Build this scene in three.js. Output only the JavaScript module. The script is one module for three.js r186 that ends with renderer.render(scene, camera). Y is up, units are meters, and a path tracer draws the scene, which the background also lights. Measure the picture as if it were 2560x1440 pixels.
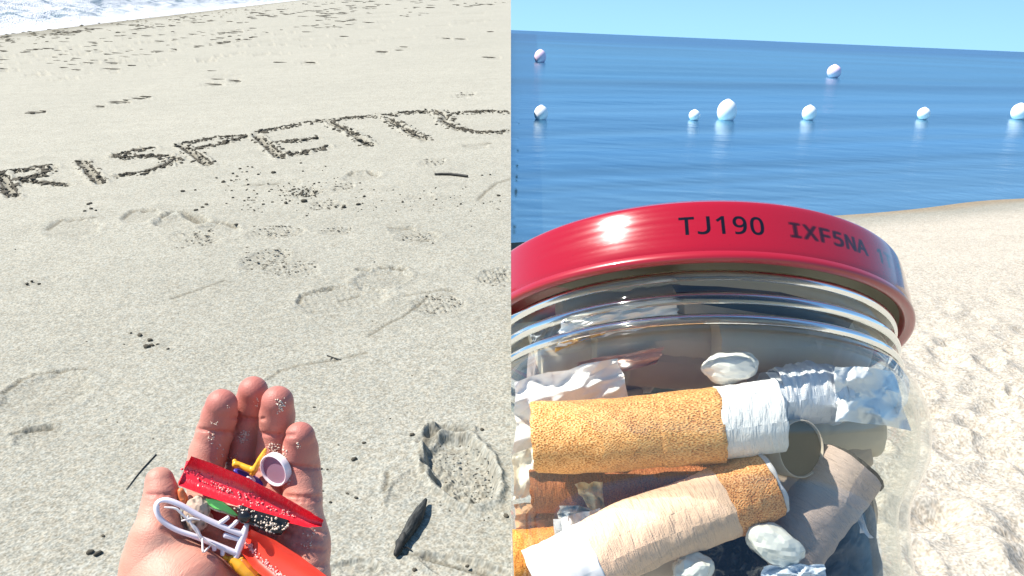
import * as THREE from 'three';
import { ImprovedNoise } from 'three/addons/math/ImprovedNoise.js';
import { mergeGeometries, mergeVertices } from 'three/addons/utils/BufferGeometryUtils.js';

// ------------------------------------------------------------------ camera, sky, sun, exposure
const scene = new THREE.Scene();
const EYE = 1.1;
const camera = new THREE.PerspectiveCamera(40, 16 / 9, 0.02, 60000);
camera.rotation.order = 'YXZ';
camera.position.set(0, EYE, 0);
camera.rotation.set(-0.3149, 0, 0.0428);
camera.updateMatrixWorld(true);

const renderer = new THREE.WebGLRenderer({ antialias: true });
renderer.setSize(1024, 576);
renderer.toneMapping = THREE.LinearToneMapping;
renderer.toneMappingExposure = 2.05;
renderer.shadowMap.enabled = true;

const SUN = new THREE.Vector3(-0.57, 0.79, -0.02).normalize();
{
  const w = 256, h = 128, d = new Float32Array(w * h * 4);
  for (let j = 0; j < h; j++) for (let i = 0; i < w; i++) {
    const el = Math.max(0, ((j + 0.5) / h - 0.5) * Math.PI), az = ((i + 0.5) / w - 0.5) * 2 * Math.PI;
    const s = Math.sin(el), t = 1 - Math.exp(-s * 4.2);
    const c = Math.cos(az) * Math.cos(el) * SUN.x + s * SUN.y + Math.sin(az) * Math.cos(el) * SUN.z;
    const glow = 0.10 * Math.pow(Math.max(0, c), 12);
    const hz = [0.225, 0.43, 0.66], zn = [0.05, 0.118, 0.25];
    for (let k = 0; k < 3; k++) d[(j * w + i) * 4 + k] = hz[k] + (zn[k] - hz[k]) * t + glow;
    d[(j * w + i) * 4 + 3] = 1;
  }
  const t = new THREE.DataTexture(d, w, h, THREE.RGBAFormat, THREE.FloatType);
  t.mapping = THREE.EquirectangularReflectionMapping; t.magFilter = THREE.LinearFilter; t.needsUpdate = true;
  scene.background = t; scene.environment = t;
}
const sun = new THREE.DirectionalLight(new THREE.Color(1, 0.94, 0.85), 4.4);
sun.name = 'sun'; sun.position.copy(SUN).multiplyScalar(60); sun.castShadow = true;
sun.shadow.mapSize.set(4096, 4096);
Object.assign(sun.shadow.camera, { left: -40, right: 40, top: 40, bottom: -40, near: 1, far: 160 });
scene.add(sun, sun.target);

// ------------------------------------------------------------------ small helpers
let seed = 7;
const rnd = () => { seed = (seed + 0x6d2b79f5) | 0; let t = Math.imul(seed ^ (seed >>> 15), 1 | seed); t = (t + Math.imul(t ^ (t >>> 7), 61 | t)) ^ t; return ((t ^ (t >>> 14)) >>> 0) / 4294967296; };
const rr = (a, b) => a + (b - a) * rnd();
const PN = new ImprovedNoise();
const noise = (x, y, z = 0.37) => PN.noise(x, y, z);
const clamp = THREE.MathUtils.clamp, lerp = THREE.MathUtils.lerp, sstep = THREE.MathUtils.smoothstep;
const V = (x, y, z) => new THREE.Vector3(x, y, z);
const lin = (r, g, b) => new THREE.Color().setRGB(r, g, b);

// measured places: the sight line through a point of the 2560 x 1440 photograph, at a distance
const F = 720 / Math.tan(THREE.MathUtils.degToRad(20));
const sight = (px, py) => V((px - 1280) / F, (720 - py) / F, -1).applyQuaternion(camera.quaternion);
const at = (px, py, depth) => sight(px, py).multiplyScalar(depth).add(camera.position);
const camRight = V(1, 0, 0).applyQuaternion(camera.quaternion), camUp = V(0, 1, 0).applyQuaternion(camera.quaternion), camFwd = V(0, 0, -1).applyQuaternion(camera.quaternion);

const counts = {};
function numbered(n) { const k = counts[n] ?? 0; counts[n] = k + 1; return k ? `${n}_${String(k).padStart(3, '0')}` : n; }
function std(color, roughness = 0.7, more = {}) { return new THREE.MeshPhysicalMaterial({ color, roughness, ...more }); }
// a thing: parts are [name, geometry in world metres, material, sub-parts]; the group sits at the base of the first part
function thing(name, label, category, parts, group) {
  const g = new THREE.Group(); g.name = numbered(name);
  parts[0][1].computeBoundingBox();
  const b = parts[0][1].boundingBox, o = V((b.min.x + b.max.x) / 2, b.min.y, (b.min.z + b.max.z) / 2);
  g.position.copy(o);
  g.userData = { label, category };
  if (group) g.userData.group = group;
  const put = (list, parent) => {
    for (const [pn, geo, mat, subs, kind, plabel] of list) {
      geo.translate(-o.x, -o.y, -o.z);
      const m = new THREE.Mesh(geo, mat); m.name = pn; m.castShadow = m.receiveShadow = true;
      if (kind) m.userData.kind = kind;
      if (plabel) m.userData.label = plabel;
      parent.add(m);
      if (subs) put(subs, m);
    }
  };
  put(parts, g);
  scene.add(g);
  return g;
}
function single(name, label, category, geo, mat, group, kind) {
  geo.computeBoundingBox();
  const b = geo.boundingBox, o = V((b.min.x + b.max.x) / 2, b.min.y, (b.min.z + b.max.z) / 2);
  geo.translate(-o.x, -o.y, -o.z);
  const m = new THREE.Mesh(geo, mat); m.name = numbered(name); m.position.copy(o); m.castShadow = m.receiveShadow = true;
  if (label) m.userData.label = label;
  if (category) m.userData.category = category;
  if (group) m.userData.group = group;
  if (kind) m.userData.kind = kind;
  scene.add(m);
  return m;
}
function structure(name, geo, mat) {
  const m = new THREE.Mesh(geo, mat); m.name = name; m.userData.kind = 'structure'; m.receiveShadow = m.castShadow = true;
  scene.add(m); return m;
}
// rows x columns of points into a sheet
function sheet(rows, cols, point, extra = {}) {
  const pos = new Float32Array(rows * cols * 3), uv = new Float32Array(rows * cols * 2), col = extra.color ? new Float32Array(rows * cols * 3) : null, idx = new Uint32Array((rows - 1) * (cols - 1) * 6);
  const p = V(), c = [1, 1, 1];
  for (let j = 0, n = 0; j < rows; j++) for (let i = 0; i < cols; i++, n++) {
    point(i, j, p);
    pos.set([p.x, p.y, p.z], n * 3); uv.set(extra.uv ? extra.uv(i, j, p) : [p.x, p.z], n * 2);
    if (col) { extra.color(p, c, i, j); col.set(c, n * 3); }
  }
  let k = 0;
  for (let j = 0; j < rows - 1; j++) for (let i = 0; i < cols - 1; i++) {
    const a = j * cols + i, b = a + 1, d = a + cols, e = d + 1;
    idx[k++] = a; idx[k++] = b; idx[k++] = d; idx[k++] = b; idx[k++] = e; idx[k++] = d;
  }
  const g = new THREE.BufferGeometry();
  g.setAttribute('position', new THREE.BufferAttribute(pos, 3)); g.setAttribute('uv', new THREE.BufferAttribute(uv, 2));
  if (col) g.setAttribute('color', new THREE.BufferAttribute(col, 3));
  g.setIndex(new THREE.BufferAttribute(idx, 1)); g.computeVertexNormals();
  return g;
}
function texture(size, pixel, srgb) {
  const d = new Uint8Array(size * size * 4), c = [0, 0, 0];
  for (let y = 0; y < size; y++) for (let x = 0; x < size; x++) {
    pixel(x, y, c);
    const o = (y * size + x) * 4;
    d[o] = clamp(c[0], 0, 255); d[o + 1] = clamp(c[1], 0, 255); d[o + 2] = clamp(c[2], 0, 255); d[o + 3] = 255;
  }
  const t = new THREE.DataTexture(d, size, size);
  t.wrapS = t.wrapT = THREE.RepeatWrapping; t.magFilter = THREE.LinearFilter;
  if (srgb) t.colorSpace = THREE.SRGBColorSpace;
  t.needsUpdate = true;
  return t;
}
// tiling value noise
function tiled(size, cells, n = 1) {
  const g = new Float32Array(cells * cells).map(() => rnd());
  return (x, y) => {
    const u = (x / size) * cells, v = (y / size) * cells, i = Math.floor(u), j = Math.floor(v), a = u - i, b = v - j;
    const s = a * a * (3 - 2 * a), t = b * b * (3 - 2 * b), q = (p, r) => g[((r % cells) + cells) % cells * cells + (((p % cells) + cells) % cells)];
    return lerp(lerp(q(i, j), q(i + 1, j), s), lerp(q(i, j + 1), q(i + 1, j + 1), s), t);
  };
}

// ------------------------------------------------------------------ the lie of the beach
// the beach on the west side climbs away from the shore; its tilt is given by two level directions in it
const lev = (x) => V((x - 1280) / F, (720 - 18 + 0.0345 * x) / F, -1).applyQuaternion(camera.quaternion);
const beachN = lev(1200).cross(lev(100)).normalize(); if (beachN.y < 0) beachN.negate();
const beachPlane = (x, z) => -(beachN.x * x + beachN.z * z) / beachN.y;
const onBeach = (px, py) => { const s = sight(px, py), t = -camera.position.dot(beachN) / s.dot(beachN); return s.multiplyScalar(t).add(camera.position); };
const SEA = -0.07;
const onLevel = (px, py, y) => { const s = sight(px, py); return s.multiplyScalar((y - EYE) / s.y).add(camera.position); };
// the bank between the high beach and the low one runs along this upright, slightly leaning plane
const bankN = camRight.clone().multiplyScalar(F).addScaledVector(camFwd, 2.6).normalize();
const bankLean = -bankN.y / bankN.x;
const bankTurn = Math.atan2(bankN.z, bankN.x);
const spot = (turn, d, h, out) => {   // point at a bearing and a distance from the standing place, at the height h(x, z)
  const a = bankTurn + turn, ex = Math.sin(a), ez = -Math.cos(a);
  let y = 0;
  for (let k = 0; k < 4; k++) { out.set(d * ex + (y - EYE) * bankLean, y, d * ez); y = h(out.x, out.z); }
  return out.set(d * ex + (y - EYE) * bankLean, y, d * ez);
};
// edge of the wet sand on the high beach
const SH = [-900, -300, 0, 300, 600, 900, 1277].map((x) => onBeach(x, 88 - 0.117 * x));
const shA = SH[2], shB = SH[5], shDir = V(shB.x - shA.x, 0, shB.z - shA.z).normalize(), shOut = V(shDir.z, 0, -shDir.x); if (shOut.x * shA.x + shOut.z * shA.z < 0) shOut.negate();
const shoreAt = (ex, ez) => { const k = ex * shOut.x + ez * shOut.z; return k <= .001 ? 330 : clamp((shA.x * shOut.x + shA.z * shOut.z) / k, 5, 330); };
const beyondShore = (x, z) => (x - shA.x) * shOut.x + (z - shA.z) * shOut.z;

// marks pressed into the sand
const marks = [];
function print(cx, cy, hl, hw, deg, depth, tread = 0, place = onBeach) {
  const a = deg * Math.PI / 180, c = place(cx, cy), e = place(cx + hl * Math.cos(a), cy + hl * Math.sin(a)), w = place(cx - hw * Math.sin(a), cy + hw * Math.cos(a));
  const L = V(e.x - c.x, 0, e.z - c.z), Wd = V(w.x - c.x, 0, w.z - c.z), l = L.length();
  L.normalize();
  const across = V(-L.z, 0, L.x), wd = Math.max(0.02, Math.abs(Wd.dot(across)));
  marks.push({ x: c.x, z: c.z, L, A: across, l: Math.max(l, 0.03), w: wd, r2: (Math.max(l, wd) * 1.6) ** 2, depth, tread });
}
for (const p of [
  [115, 985, 118, 52, -12, .012], [95, 1090, 60, 24, -8, .008], [180, 570, 72, 26, -10, .010], [350, 540, 48, 18, -5, .010], [455, 553, 60, 20, 5, .022], [550, 570, 48, 14, 8, .012],
  [485, 597, 48, 28, -15, .008, .007], [690, 582, 62, 24, 4, .010, .007], [665, 648, 58, 28, 0, .010, .006], [730, 672, 66, 22, 8, .006, .006], [860, 742, 118, 36, -10, .012, .003], [955, 695, 64, 30, 5, .014, .003],
  [1098, 760, 64, 30, 12, .008, .007], [905, 443, 46, 15, 0, .016], [768, 482, 36, 14, 0, .012, .010], [858, 470, 26, 12, 0, .010, .006], [815, 512, 44, 14, 5, .008, .008], [1080, 407, 34, 12, 0, .008, .007],
  [1045, 592, 52, 16, 5, .010, .005], [1005, 575, 36, 9, 0, .009], [840, 577, 40, 12, 0, .007, .005], [1248, 687, 42, 28, 12, .012, .012], [1160, 238, 26, 8, 0, .012, .01], [1050, 495, 42, 10, 0, .006, .006],
  [1190, 367, 32, 7, 0, .008], [690, 460, 60, 14, 2, .008], [1150, 1165, 104, 78, 62, .040, -.016], [1010, 1215, 26, 52, 10, .006], [880, 1425, 70, 26, -8, .010, .004], [1170, 1425, 140, 30, 14, .010], [100, 705, 44, 8, -8, .006],
  [92, 280, 24, 5, -6, .016], [300, 255, 26, 6, -6, .018], [352, 244, 22, 6, -6, .016], [532, 211, 24, 5, -6, .018], [586, 202, 17, 6, -4, .018], [247, 267, 14, 4, -6, .012], [560, 190, 40, 6, -6, .008],
  [280, 173, 20, 4, -6, .02], [690, 135, 20, 4, -6, .02], [775, 157, 20, 4, -4, .02], [955, 130, 17, 4, -3, .018], [1010, 120, 18, 4, -3, .016], [840, 138, 16, 3, -3, .014], [1235, 144, 20, 4, -2, .014], [760, 155, 22, 4, -4, .016], [1110, 95, 16, 3, -3, .018], [1150, 98, 16, 3, -3, .018],
]) print(...p);
for (let k = 0; k < 170; k++) {
  const x = rr(-250, 1270), t = Math.pow(rnd(), 1.35), y = 112 - 0.117 * x + t * 105 - 0 * x;
  if (y > -10) print(x, y, rr(8, 26), rr(1.8, 3.6), -6, rr(.012, .035));
}
// letters drawn with a stick
const LETTERS = [
  ['R', 'first of the word', [[[-14, 434], [40, 427], [130, 414]], [[134, 419], [100, 438], [34, 449]], [[34, 449], [110, 456], [168, 461]], [[0, 436], [14, 455], [33, 491]]]],
  ['I', 'a short stroke before S', [[[203, 404], [225, 428], [250, 456]]]],
  ['S', 'third of the word', [[[386, 371], [342, 376], [300, 386], [284, 392], [310, 396], [362, 392], [420, 392], [438, 400], [416, 414], [360, 432], [290, 441]]]],
  ['P', 'between S and E', [[[455, 358], [548, 342], [612, 340]], [[610, 344], [560, 358], [490, 372]], [[453, 364], [486, 386], [522, 412]]]],
  ['E', 'after the P', [[[640, 330], [760, 308], [815, 302]], [[640, 338], [700, 392]], [[682, 358], [735, 352], [790, 346]], [[702, 388], [760, 380], [818, 366]]]],
  ['T', 'next to the E', [[[822, 302], [880, 295], [945, 290]], [[828, 308], [875, 330], [925, 362]]]],
  ['T', 'next to the O', [[[950, 290], [1010, 282], [1082, 277]], [[972, 298], [1015, 325], [1062, 350]]]],
  ['O', 'last of the word', [[[1200, 279], [1150, 281], [1118, 290], [1106, 303], [1140, 322], [1200, 332], [1250, 332], [1276, 326]], [[1165, 282], [1230, 278], [1276, 282]], [[1086, 276], [1110, 290]]]],
];
const scratches = [];
const world2 = (line) => line.map(([x, y]) => onBeach(x, y));
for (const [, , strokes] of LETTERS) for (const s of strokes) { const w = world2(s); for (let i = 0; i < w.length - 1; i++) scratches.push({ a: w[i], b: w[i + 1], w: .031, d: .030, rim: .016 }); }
for (const [line, w, d] of [
  [[[668, 948], [700, 926], [750, 910], [840, 897], [915, 880]], .006, .006], [[[920, 838], [960, 812], [1010, 788], [1045, 760], [1070, 738]], .007, .005], [[[1195, 500], [1215, 480], [1240, 460], [1276, 448]], .010, .008],
  [[[10, 985], [50, 955], [90, 940], [150, 929], [215, 925]], .007, .012], [[[35, 1085], [70, 1076], [130, 1068]], .009, .012], [[[120, 572], [150, 552], [240, 545]], .010, .010], [[[308, 545], [330, 527], [385, 523]], .010, .010],
  [[[402, 543], [430, 531], [460, 532], [505, 548]], .022, .030], [[[512, 555], [560, 556], [590, 565]], .010, .016], [[[745, 755], [755, 738], [790, 726], [830, 716]], .008, .012], [[[850, 744], [895, 732]], .007, .010], [[[898, 672], [918, 674]], .014, .020],
  [[[955, 668], [985, 667], [1008, 672]], .014, .024], [[[870, 440], [885, 432], [920, 430], [940, 438]], .014, .018], [[[972, 570], [1025, 569]], .010, .012], [[[1045, 597], [1085, 600]], .011, .014], [[[1062, 1105], [1080, 1082], [1110, 1072], [1160, 1078]], .016, .026], [[[1015, 737], [1110, 722], [1130, 726]], .006, .008],
  [[[610, 462], [700, 456]], .010, .008], [[[1160, 365], [1225, 360]], .012, .008],
  [[[1000, 1382], [1060, 1388], [1150, 1412], [1276, 1442]], .006, .006], [[[1050, 1130], [1056, 1160], [1058, 1185]], .006, .008], [[[968, 1180], [968, 1205], [962, 1222]], .006, .006], [[[430, 745], [560, 700]], .006, .003],
]) { const q = world2(line); for (let i = 0; i < q.length - 1; i++) scratches.push({ a: q[i], b: q[i + 1], w: Math.max(w, q[i].length() * .0026), d, rim: d * .4, dark: 1.5 }); }  // rim lines of the prints; their shade is painted into the sand colour
for (const s of scratches) { s.x0 = Math.min(s.a.x, s.b.x) - .1; s.x1 = Math.max(s.a.x, s.b.x) + .1; s.z0 = Math.min(s.a.z, s.b.z) - .1; s.z1 = Math.max(s.a.z, s.b.z) + .1; }
let lastShade = 0;  // strength of the shade painted into prints and grooves
function pressed(x, z) {
  let h = 0; lastShade = 0;
  for (const m of marks) {
    const dx = x - m.x, dz = z - m.z;
    if (dx * dx + dz * dz > m.r2) continue;
    const u = (dx * m.L.x + dz * m.L.z) / m.l, v = (dx * m.A.x + dz * m.A.z) / m.w, r = Math.sqrt(u * u + v * v) + 0.16 * noise(x * 22, z * 22, 3.1);
    if (r > 1.5) continue;
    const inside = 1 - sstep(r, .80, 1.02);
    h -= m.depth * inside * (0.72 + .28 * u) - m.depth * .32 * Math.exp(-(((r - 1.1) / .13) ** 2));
    lastShade = Math.max(lastShade, inside * .22);
    if (m.tread < 0 && r < 1) h -= m.tread * inside * (noise(x * 55, z * 55, 8) * .7 + .5 * noise(x * 110, z * 110, 4)) * sstep(v + u, -.9, .4);
    if (m.tread > 0 && r < 1) { const s = m.tread * 0.5; h += s * inside * Math.max(Math.sin(u * m.l * 210 + 1), Math.sin(v * m.w * 240)) + s * inside * noise(x * 60, z * 60, 8); }
  }
  for (const s of scratches) {
    if (x < s.x0 || x > s.x1 || z < s.z0 || z > s.z1) continue;
    const bx = s.b.x - s.a.x, bz = s.b.z - s.a.z, t = clamp(((x - s.a.x) * bx + (z - s.a.z) * bz) / (bx * bx + bz * bz), 0, 1), q = Math.hypot(x - s.a.x - t * bx, z - s.a.z - t * bz) / s.w;
    if (q < 3.2) { h += -s.d * Math.exp(-q * q * 1.1) * .55 + s.rim * Math.exp(-(((q - 1.7) / .5) ** 2)) * (.5 + .9 * noise(x * 30, z * 30, 5)); lastShade = Math.max(lastShade, Math.exp(-q * q) * (s.dark ? 2.1 : 1.5)); }
  }
  return h;
}
function beachHeight(x, z) {
  const d = Math.hypot(x, z);
  return beachPlane(x, z) + .010 * noise(x * .9, z * .9, 1) * Math.min(1, d / 4) + .0035 * noise(x * 5, z * 5, 2) + .0012 * noise(x * 17, z * 17, 9);
}
// the lower beach on the sea side of the bank
const loA = onLevel(1300, 604, SEA), loB = onLevel(2560, 500, SEA), loDir = V(loB.x - loA.x, 0, loB.z - loA.z).normalize(), loIn = V(-loDir.z, 0, loDir.x); if (loIn.z < 0) loIn.negate();
const dents = [];
for (let k = 0; k < 520; k++) { const a = rr(0.05, .95), d = 1.2 + 3.4 * Math.pow(rnd(), 0.9); dents.push({ x: Math.sin(a) * d, z: -Math.cos(a) * d, r: rr(.035, .095), e: rr(.5, 1), a: rr(0, 3.14), d: rr(.010, .030) }); }
function lowHeight(x, z) {
  const t = (x - loA.x) * loIn.x + (z - loA.z) * loIn.z + .10 * noise(x * .7, z * .7, 4);
  let h = SEA + (t < 0 ? .12 * t : Math.min(.13 * t, .19 + .02 * t));
  const rough = 1.0 * sstep(t, 1.6, 3.0) * .8;
  h += rough * (.014 * noise(x * 3, z * 3, 6) + .012 * noise(x * 7, z * 7, 7));
  if (rough > 0) for (const m of dents) {
    const dx = x - m.x, dz = z - m.z; if (dx * dx + dz * dz > m.r * m.r * 4) continue;
    const c = Math.cos(m.a), s = Math.sin(m.a), u = (dx * c + dz * s) / m.r, v = (-dx * s + dz * c) / (m.r * m.e), q = u * u + v * v;
    h += rough * m.d * (-Math.exp(-q * 1.6) + .5 * Math.exp(-(((Math.sqrt(q) - 1.25) / .35) ** 2)));
  }
  return h;
}

// ------------------------------------------------------------------ sand
const gA = tiled(1024, 512), gB = tiled(1024, 256), gC = tiled(1024, 96), gD = tiled(1024, 12);
const sandMap = texture(1024, (x, y, c) => {
  const s = rnd(), n = (gA(x, y) - .5) * .50 + (gB(x, y) - .5) * .34 + (gC(x, y) - .5) * .12 + (gD(x, y) - .5) * .06 + (s < .012 ? -.34 : s > .988 ? .2 : 0), v = 222 + n * 128, tint = (gB(y, x) - .5) * 10;
  c[0] = v + tint; c[1] = v - 1; c[2] = v - 7 - tint;
}, true);
const sandBump = texture(1024, (x, y, c) => { c[0] = c[1] = c[2] = 128 + (gA(x, y) - .5) * 150 + (gB(x, y) - .5) * 90; });
for (const t of [sandMap, sandBump]) t.repeat.set(0.62, 0.62);
const sandMat = std(lin(1, 1, 1), .95, { map: sandMap, bumpMap: sandBump, bumpScale: .0022, vertexColors: true, specularIntensity: .25 });
const SAND_PALE = [.475, .463, .415], SAND_DARK = [.335, .331, .298], WET_AND_SHADE = [.145, .13, .10];  // last tone: wet shoreline sand and the painted shade of marks
const mix3 = (c, a, b, t) => { for (let k = 0; k < 3; k++) c[k] = a[k] + (b[k] - a[k]) * t; };
{
  const cols = 600, rows = 620, K = 2100;
  const turnOf = (i) => -0.80 * Math.pow(1 - i / (cols - 1), 1);
  const height = (x, z) => beachHeight(x, z) + pressed(x, z);
  const stop = (turn) => { const a = bankTurn + turn, ex = Math.sin(a), ez = -Math.cos(a); return shoreAt(ex, ez); };
  const distOf = (i, j) => { const end = stop(turnOf(i)), v0 = K / 1.15, v1 = K / end; return K / (v0 + (v1 - v0) * (j / (rows - 3))); };
  const g = sheet(rows, cols, (i, j, p) => {
    if (j < rows - 2) return spot(turnOf(i), distOf(i, j), height, p);
    const end = stop(turnOf(i)), drop = j === rows - 2 ? .35 : 2.4;
    spot(turnOf(i), end, height, p); const y = p.y - drop; p.addScaledVector(shOut, drop * 1.6); p.y = y;
  }, {
    color: (p, c) => {
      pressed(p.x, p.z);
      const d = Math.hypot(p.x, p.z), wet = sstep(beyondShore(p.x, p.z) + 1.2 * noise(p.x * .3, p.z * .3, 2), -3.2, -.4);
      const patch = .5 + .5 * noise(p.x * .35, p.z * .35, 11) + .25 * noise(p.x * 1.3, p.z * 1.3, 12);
      mix3(c, SAND_DARK, SAND_PALE, clamp(.10 + .30 * patch + .5 * sstep(d, 1.5, 9), 0, 1));  // darker sand close by, paler farther off, with random patches
      mix3(c, c.slice(), WET_AND_SHADE, clamp(.55 * wet + .34 * lastShade, 0, 1));  // wet shoreline, plus shade painted into prints and grooves
    },
  });
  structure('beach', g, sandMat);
  // face of the bank, from the lip down
  const face = sheet(7, rows - 2, (i, j, p) => {
    const d = distOf(cols - 1, i); spot(0, d, height, p);
    const y = lerp(p.y, -1.2, j / 6); p.x += (y - p.y) * bankLean - (p.y - y) * .16; p.y = y;
  }, { color: (p, c) => mix3(c, SAND_PALE, SAND_DARK, .4), uv: (i, j, p) => [p.z, p.y] });
  structure('sand_bank', face, sandMat);
  const side = sheet(90, 60, (i, j, p) => spot(-0.80 - 1.9 * (1 - i / 59), .1 + 60 * Math.pow(j / 89, 2.2), beachHeight, p), { color: (p, c) => mix3(c, SAND_PALE, SAND_DARK, .3) });
  structure('beach_side', side, sandMat);
  const foot = sheet(10, 60, (i, j, p) => spot(-0.80 * (1 - i / 59), .02 + 1.13 * (j / 9), beachHeight, p), { color: (p, c) => mix3(c, SAND_PALE, SAND_DARK, .5) });
  structure('beach_near', foot, sandMat);
}
{
  const cols = 420, rows = 420;
  const g = sheet(rows, cols, (i, j, p) => spot(0.85 * i / (cols - 1), 1 / lerp(1 / 0.9, 1 / 9.5, j / (rows - 1)), lowHeight, p), {
    color: (p, c) => {
      const t = (p.x - loA.x) * loIn.x + (p.z - loA.z) * loIn.z, n = noise(p.x * 2, p.z * 2, 21);
      mix3(c, SAND_DARK, [.55, .505, .45], clamp(sstep(t, .1, .9) + .1 * n, 0, 1));
      mix3(c, c.slice(), [.33, .27, .20], 1 - sstep(t + .05 * n, .0, .28));
    },
  });
  structure('low_beach', g, sandMat);
  const back = sheet(80, 120, (i, j, p) => spot(0.85 + 2.78 * i / 119, .02 + 60 * Math.pow(j / 79, 2.2), lowHeight, p), { color: (p, c) => mix3(c, SAND_DARK, SAND_PALE, .8) });
  structure('low_beach_side', back, sandMat);
  const foot = sheet(10, 60, (i, j, p) => spot(0.85 * i / 59, .02 + .88 * (j / 9), lowHeight, p), { color: (p, c) => mix3(c, SAND_DARK, SAND_PALE, .8) });
  structure('low_beach_near', foot, sandMat);
}

// ------------------------------------------------------------------ sea
{
  const wA = tiled(512, 40), wB = tiled(512, 96), wC = tiled(512, 10);
  const wave = texture(512, (x, y, c) => { c[0] = c[1] = c[2] = 255 * (wA(x * .45, y) * .5 + wB(x * .5, y) * .3 + wC(x, y) * .2); });
  wave.repeat.set(.12, .12);
  const seaMat = std(lin(.58, .77, .77), .26, { vertexColors: true, bumpMap: wave, bumpScale: .009, metalness: 1 });
  const cols = 260, rows = 420;
  const g = sheet(rows, cols, (i, j, p) => {
    const turn = -1.15 + 2.3 * i / (cols - 1), q = j / (rows - 1), d = j === rows - 1 ? 30000 : 1 / lerp(1 / 3.2, 1 / 2500, q);
    const a = bankTurn + turn;
    p.set(d * Math.sin(a), SEA, -d * Math.cos(a));
    const t = (p.x - loA.x) * loIn.x + (p.z - loA.z) * loIn.z;
    if (d < 400) p.y += .035 * sstep(-t, .2, 4) * sstep(turn, .0, .10) * (noise(t * .55, (p.x * loDir.x + p.z * loDir.z) * .07, 31) + .5 * noise(t * 1.4, (p.x * loDir.x + p.z * loDir.z) * .25, 32));
  }, {
    color: (p, c) => {
      const t = -((p.x - loA.x) * loIn.x + (p.z - loA.z) * loIn.z), s = p.x * loDir.x + p.z * loDir.z, n = noise(Math.log(Math.max(t, .1)) * 5, s * .04, 41), m = noise(Math.log(Math.max(t, .1)) * 2.2, s * .02, 42);
      const shallow = [.82, .90, 1], mid = [.40, .66, .88], green = [.22, .52, .72], deep = [.045, .24, .50];
      mix3(c, shallow, mid, sstep(t, .0, 3.2));
      mix3(c, c.slice(), green, sstep(t, 5, 14));
      mix3(c, c.slice(), deep, sstep(t, 40, 130));
      mix3(c, c.slice(), [.10, .30, .50], .75 * Math.exp(-(((Math.log(Math.max(t, .1)) - Math.log(12.5)) / .16) ** 2)) * (.75 + .5 * m));
      for (let k = 0; k < 3; k++) c[k] *= 1 + .30 * n;
    },
  });
  structure('sea', g, seaMat);
}
// the breaking wave that runs up the high beach
{
  const foamN = tiled(512, 64), foamM = tiled(512, 160);
  const bump = texture(512, (x, y, c) => { c[0] = c[1] = c[2] = 255 * (foamN(x, y) * .6 + foamM(x, y) * .4); });
  bump.repeat.set(.25, .25);
  const foam = std(lin(1, 1, 1), .55, { vertexColors: true, bumpMap: bump, bumpScale: .12, ior: 1.33 });
  const cols = 420, rows = 130;
  const info = new Float32Array(cols * rows);
  const g = sheet(rows, cols, (i, j, p) => {
    const turn = -0.86 + 0.86 * i / (cols - 1), a = bankTurn + turn, ex = Math.sin(a), ez = -Math.cos(a);
    const end = shoreAt(ex, ez), q = j / (rows - 1), out = q * 17 - .35;
    spot(turn, end, beachHeight, p); const h0 = p.y - .05;
    p.addScaledVector(shOut, out);
    const along = p.x * shDir.x + p.z * shDir.z;
    const dd = Math.min(end + out, 125), crest = EYE + dd * (.0155 + .00019 * Math.max(0, dd - 46)) * (1 + .5 * sstep(dd, 50, 100)) + .35 * noise(along * .12, 3.3, 1);
    const rise = sstep(out, .2, 13.5), fall = sstep(out, 14.2, 17);
    const lumps = .26 * noise(along * .32, out * .55, 51) + .16 * noise(along * .9, out * 1.3, 52) + .07 * noise(along * 2.4, out * 3.2, 53);
    p.y = lerp(h0 + (crest - h0) * Math.pow(rise, 1.15) + lumps * sstep(out, .6, 4), SEA - .3, fall);
    info[j * cols + i] = out;
  }, {
    color: (p, c, i, j) => {
      const out = info[j * cols + i], along = p.x * shDir.x + p.z * shDir.z;
      const n = noise(along * .45, out * .8, 61) + .6 * noise(along * 1.3, out * 2.1, 62) + .35 * noise(along * 3.3, out * 5, 63);
      const left = clamp(-(along - (shA.x * shDir.x + shA.z * shDir.z)) / 9 + 1.25, 0, 1);
      const blue = clamp(sstep(n, .12, .5) * .9 * sstep(out, 1.5, 4), 0, 1), water = sstep(out + 1.4 * n - 4.0 * left, 8.4, 10.2) * left;
      mix3(c, [.66, .69, .72], [.17, .25, .31], blue);
      mix3(c, c.slice(), [.05, .15, .18], clamp(water, 0, 1));
    },
    uv: (i, j, p) => [p.x * shDir.x + p.z * shDir.z, info[j * cols + i]],
  });
  structure('surf_water', g, foam);
}
// line of dark weed left by the waves
const rockGeo = (() => { const list = []; for (let k = 0; k < 6; k++) { const g = mergeVertices(new THREE.IcosahedronGeometry(1, 1).deleteAttribute('uv').deleteAttribute('normal')); const p = g.attributes.position; for (let i = 0; i < p.count; i++) { const v = V().fromBufferAttribute(p, i), s = 1 + .45 * noise(v.x * 1.3 + k * 7, v.y * 1.3, v.z * 1.3) + rr(-.12, .12); p.setXYZ(i, v.x * s, v.y * s, v.z * s); } g.computeVertexNormals(); list.push(g); } return list; })();
function lumpsAt(list) {   // [{p, s:[x,y,z], turn}]
  return mergeGeometries(list.map(({ p, s, turn = 0, tilt = 0 }, i) => { const g = rockGeo[i % 6].clone(); g.applyMatrix4(new THREE.Matrix4().compose(p, new THREE.Quaternion().setFromEuler(new THREE.Euler(tilt, turn, 0)), V(...s))); return g; }));
}
const ground = (px, py, up = 0) => { const p = onBeach(px, py); p.y = beachHeight(p.x, p.z) + up; return p; };
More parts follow.
